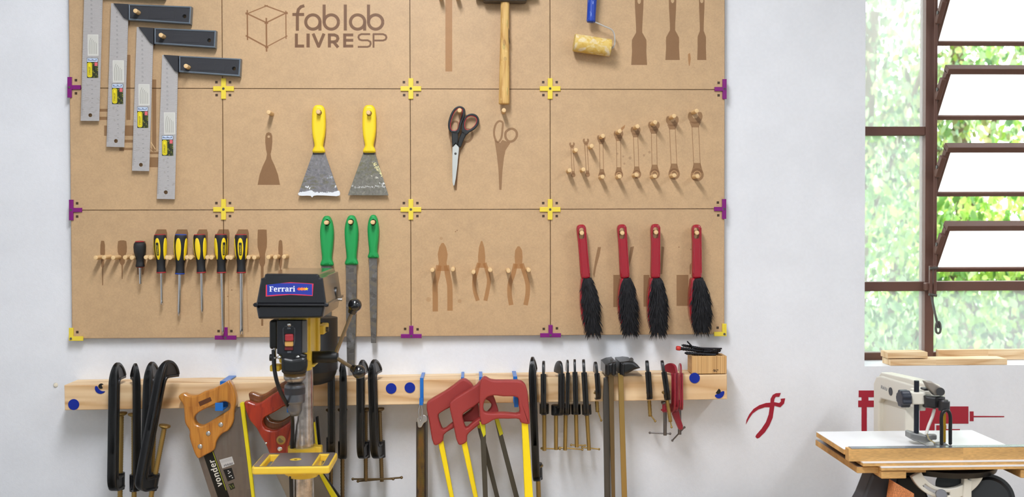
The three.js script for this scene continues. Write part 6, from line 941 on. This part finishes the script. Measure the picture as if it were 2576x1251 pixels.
  { const c = [2384, 1165], arc = (r, a0, a1, n = 26) => Array.from({ length: n + 1 }, (_, i) => { const a = a0 + (a1 - a0) * i / n; return [c[0] + Math.cos(a) * r, c[1] + Math.sin(a) * r * 0.94]; }), q = part(t, 'tilt_quadrant', ext(arc(98, 0.42, 2.74).concat(arc(70, 0.36, 2.78).reverse()), 0.5, 0.012, 0.002, [arc(88, 1.5, 2.35, 12).concat(arc(80, 1.5, 2.35, 12).reverse())]), MAT.cream, 'cream tilting quadrant with a curved slot'); part(q, 'quadrant_bolt', cyl(V(2368, 1245, 0.49), V(2368, 1245, 0.52), 0.012, 0.01, 18), grey); part(t, 'quadrant_upright', ext([[2426, 1199], [2434, 1205], [2440, 1209], [2445, 1209], [2445, 1290], [2422, 1290], [2424, 1240]], 0.503, 0.014, 0.002), MAT.cream); }
  part(t, 'motor', [cyl(V(2490, 1252, 0.3), V(2490, 1252, 0.5), 0.047, 0.047, 40), cyl(V(2490, 1252, 0.5), V(2490, 1252, 0.508), 0.041, 0.035, 40)], MAT.black); part(t, 'drive_housing', [cyl(V(2392, 1222, 0.36), V(2392, 1222, 0.47), 0.026, 0.03, 30), boxPx(2448, 1204, 2520, 1290, 0.46, 0.14, 0.006)], MAT.black);
}

// ---------------------------------------------------------------- red vinyl tool pictures on the wall
{
  const q = (s, x0, y0) => (p) => [x0 + p[0] / s, y0 + p[1] / s], zV = 0.0012, add = (name, shapes, label) => solo(name, shapes.map((s) => ext(s, zV, 0.001)), MAT.vinyl, label, 'wall sticker', 'red tool stickers on the wall');
  const a = q(3.564, 1840, 900);
  add('wall_sticker', [[[130, 600], [136, 560], [160, 510], [200, 460], [250, 428], [310, 408], [350, 405], [352, 370], [372, 335], [400, 320], [443, 318], [430, 352], [398, 352], [386, 372], [382, 400], [405, 404], [430, 408], [444, 394], [442, 370], [482, 366], [472, 412], [438, 446], [412, 440], [386, 432], [380, 470], [370, 540], [340, 610], [300, 670], [250, 720], [232, 726], [216, 712], [222, 695], [270, 640], [310, 580], [335, 510], [344, 446], [300, 446], [240, 466], [190, 502], [158, 548]].map(a)], 'red pincers sticker on the white wall');
  add('wall_sticker', [[[1142, 296], [1290, 296], [1290, 355], [1228, 355], [1228, 386], [1290, 386], [1290, 444], [1214, 444], [1214, 720], [1168, 720], [1168, 444], [1138, 444], [1138, 386], [1168, 386], [1168, 355], [1142, 355]].map(a)], 'red caliper sticker partly hidden by the scroll saw arm');
  const d = q(3.2, 2140, 860);
  add('wall_sticker', [[[556, 522], [948, 522], [948, 660], [676, 660], [676, 790], [556, 790]].map(d), [[690, 674], [770, 674], [770, 704], [880, 704], [880, 730], [770, 730], [770, 790], [690, 790]].map(d), [[960, 562], [990, 562], [990, 598], [1236, 600], [1236, 608], [990, 608], [990, 640], [960, 640]].map(d)], 'red power drill sticker behind the scroll saw');
  // plugs and chips in the plaster
  solo('wall_plug', lathe([[0, 0], [0.0056, 0], [0.005, 0.002], [0, 0.0022]], V(140.5, 969, 0.0002), V(140.5, 969, 1), 16), M({ color: 0xd9d0bb, roughness: 0.8 }), 'small beige plug in the wall near the end of the rail', 'wall plug');
}

renderer.render(scene, camera);
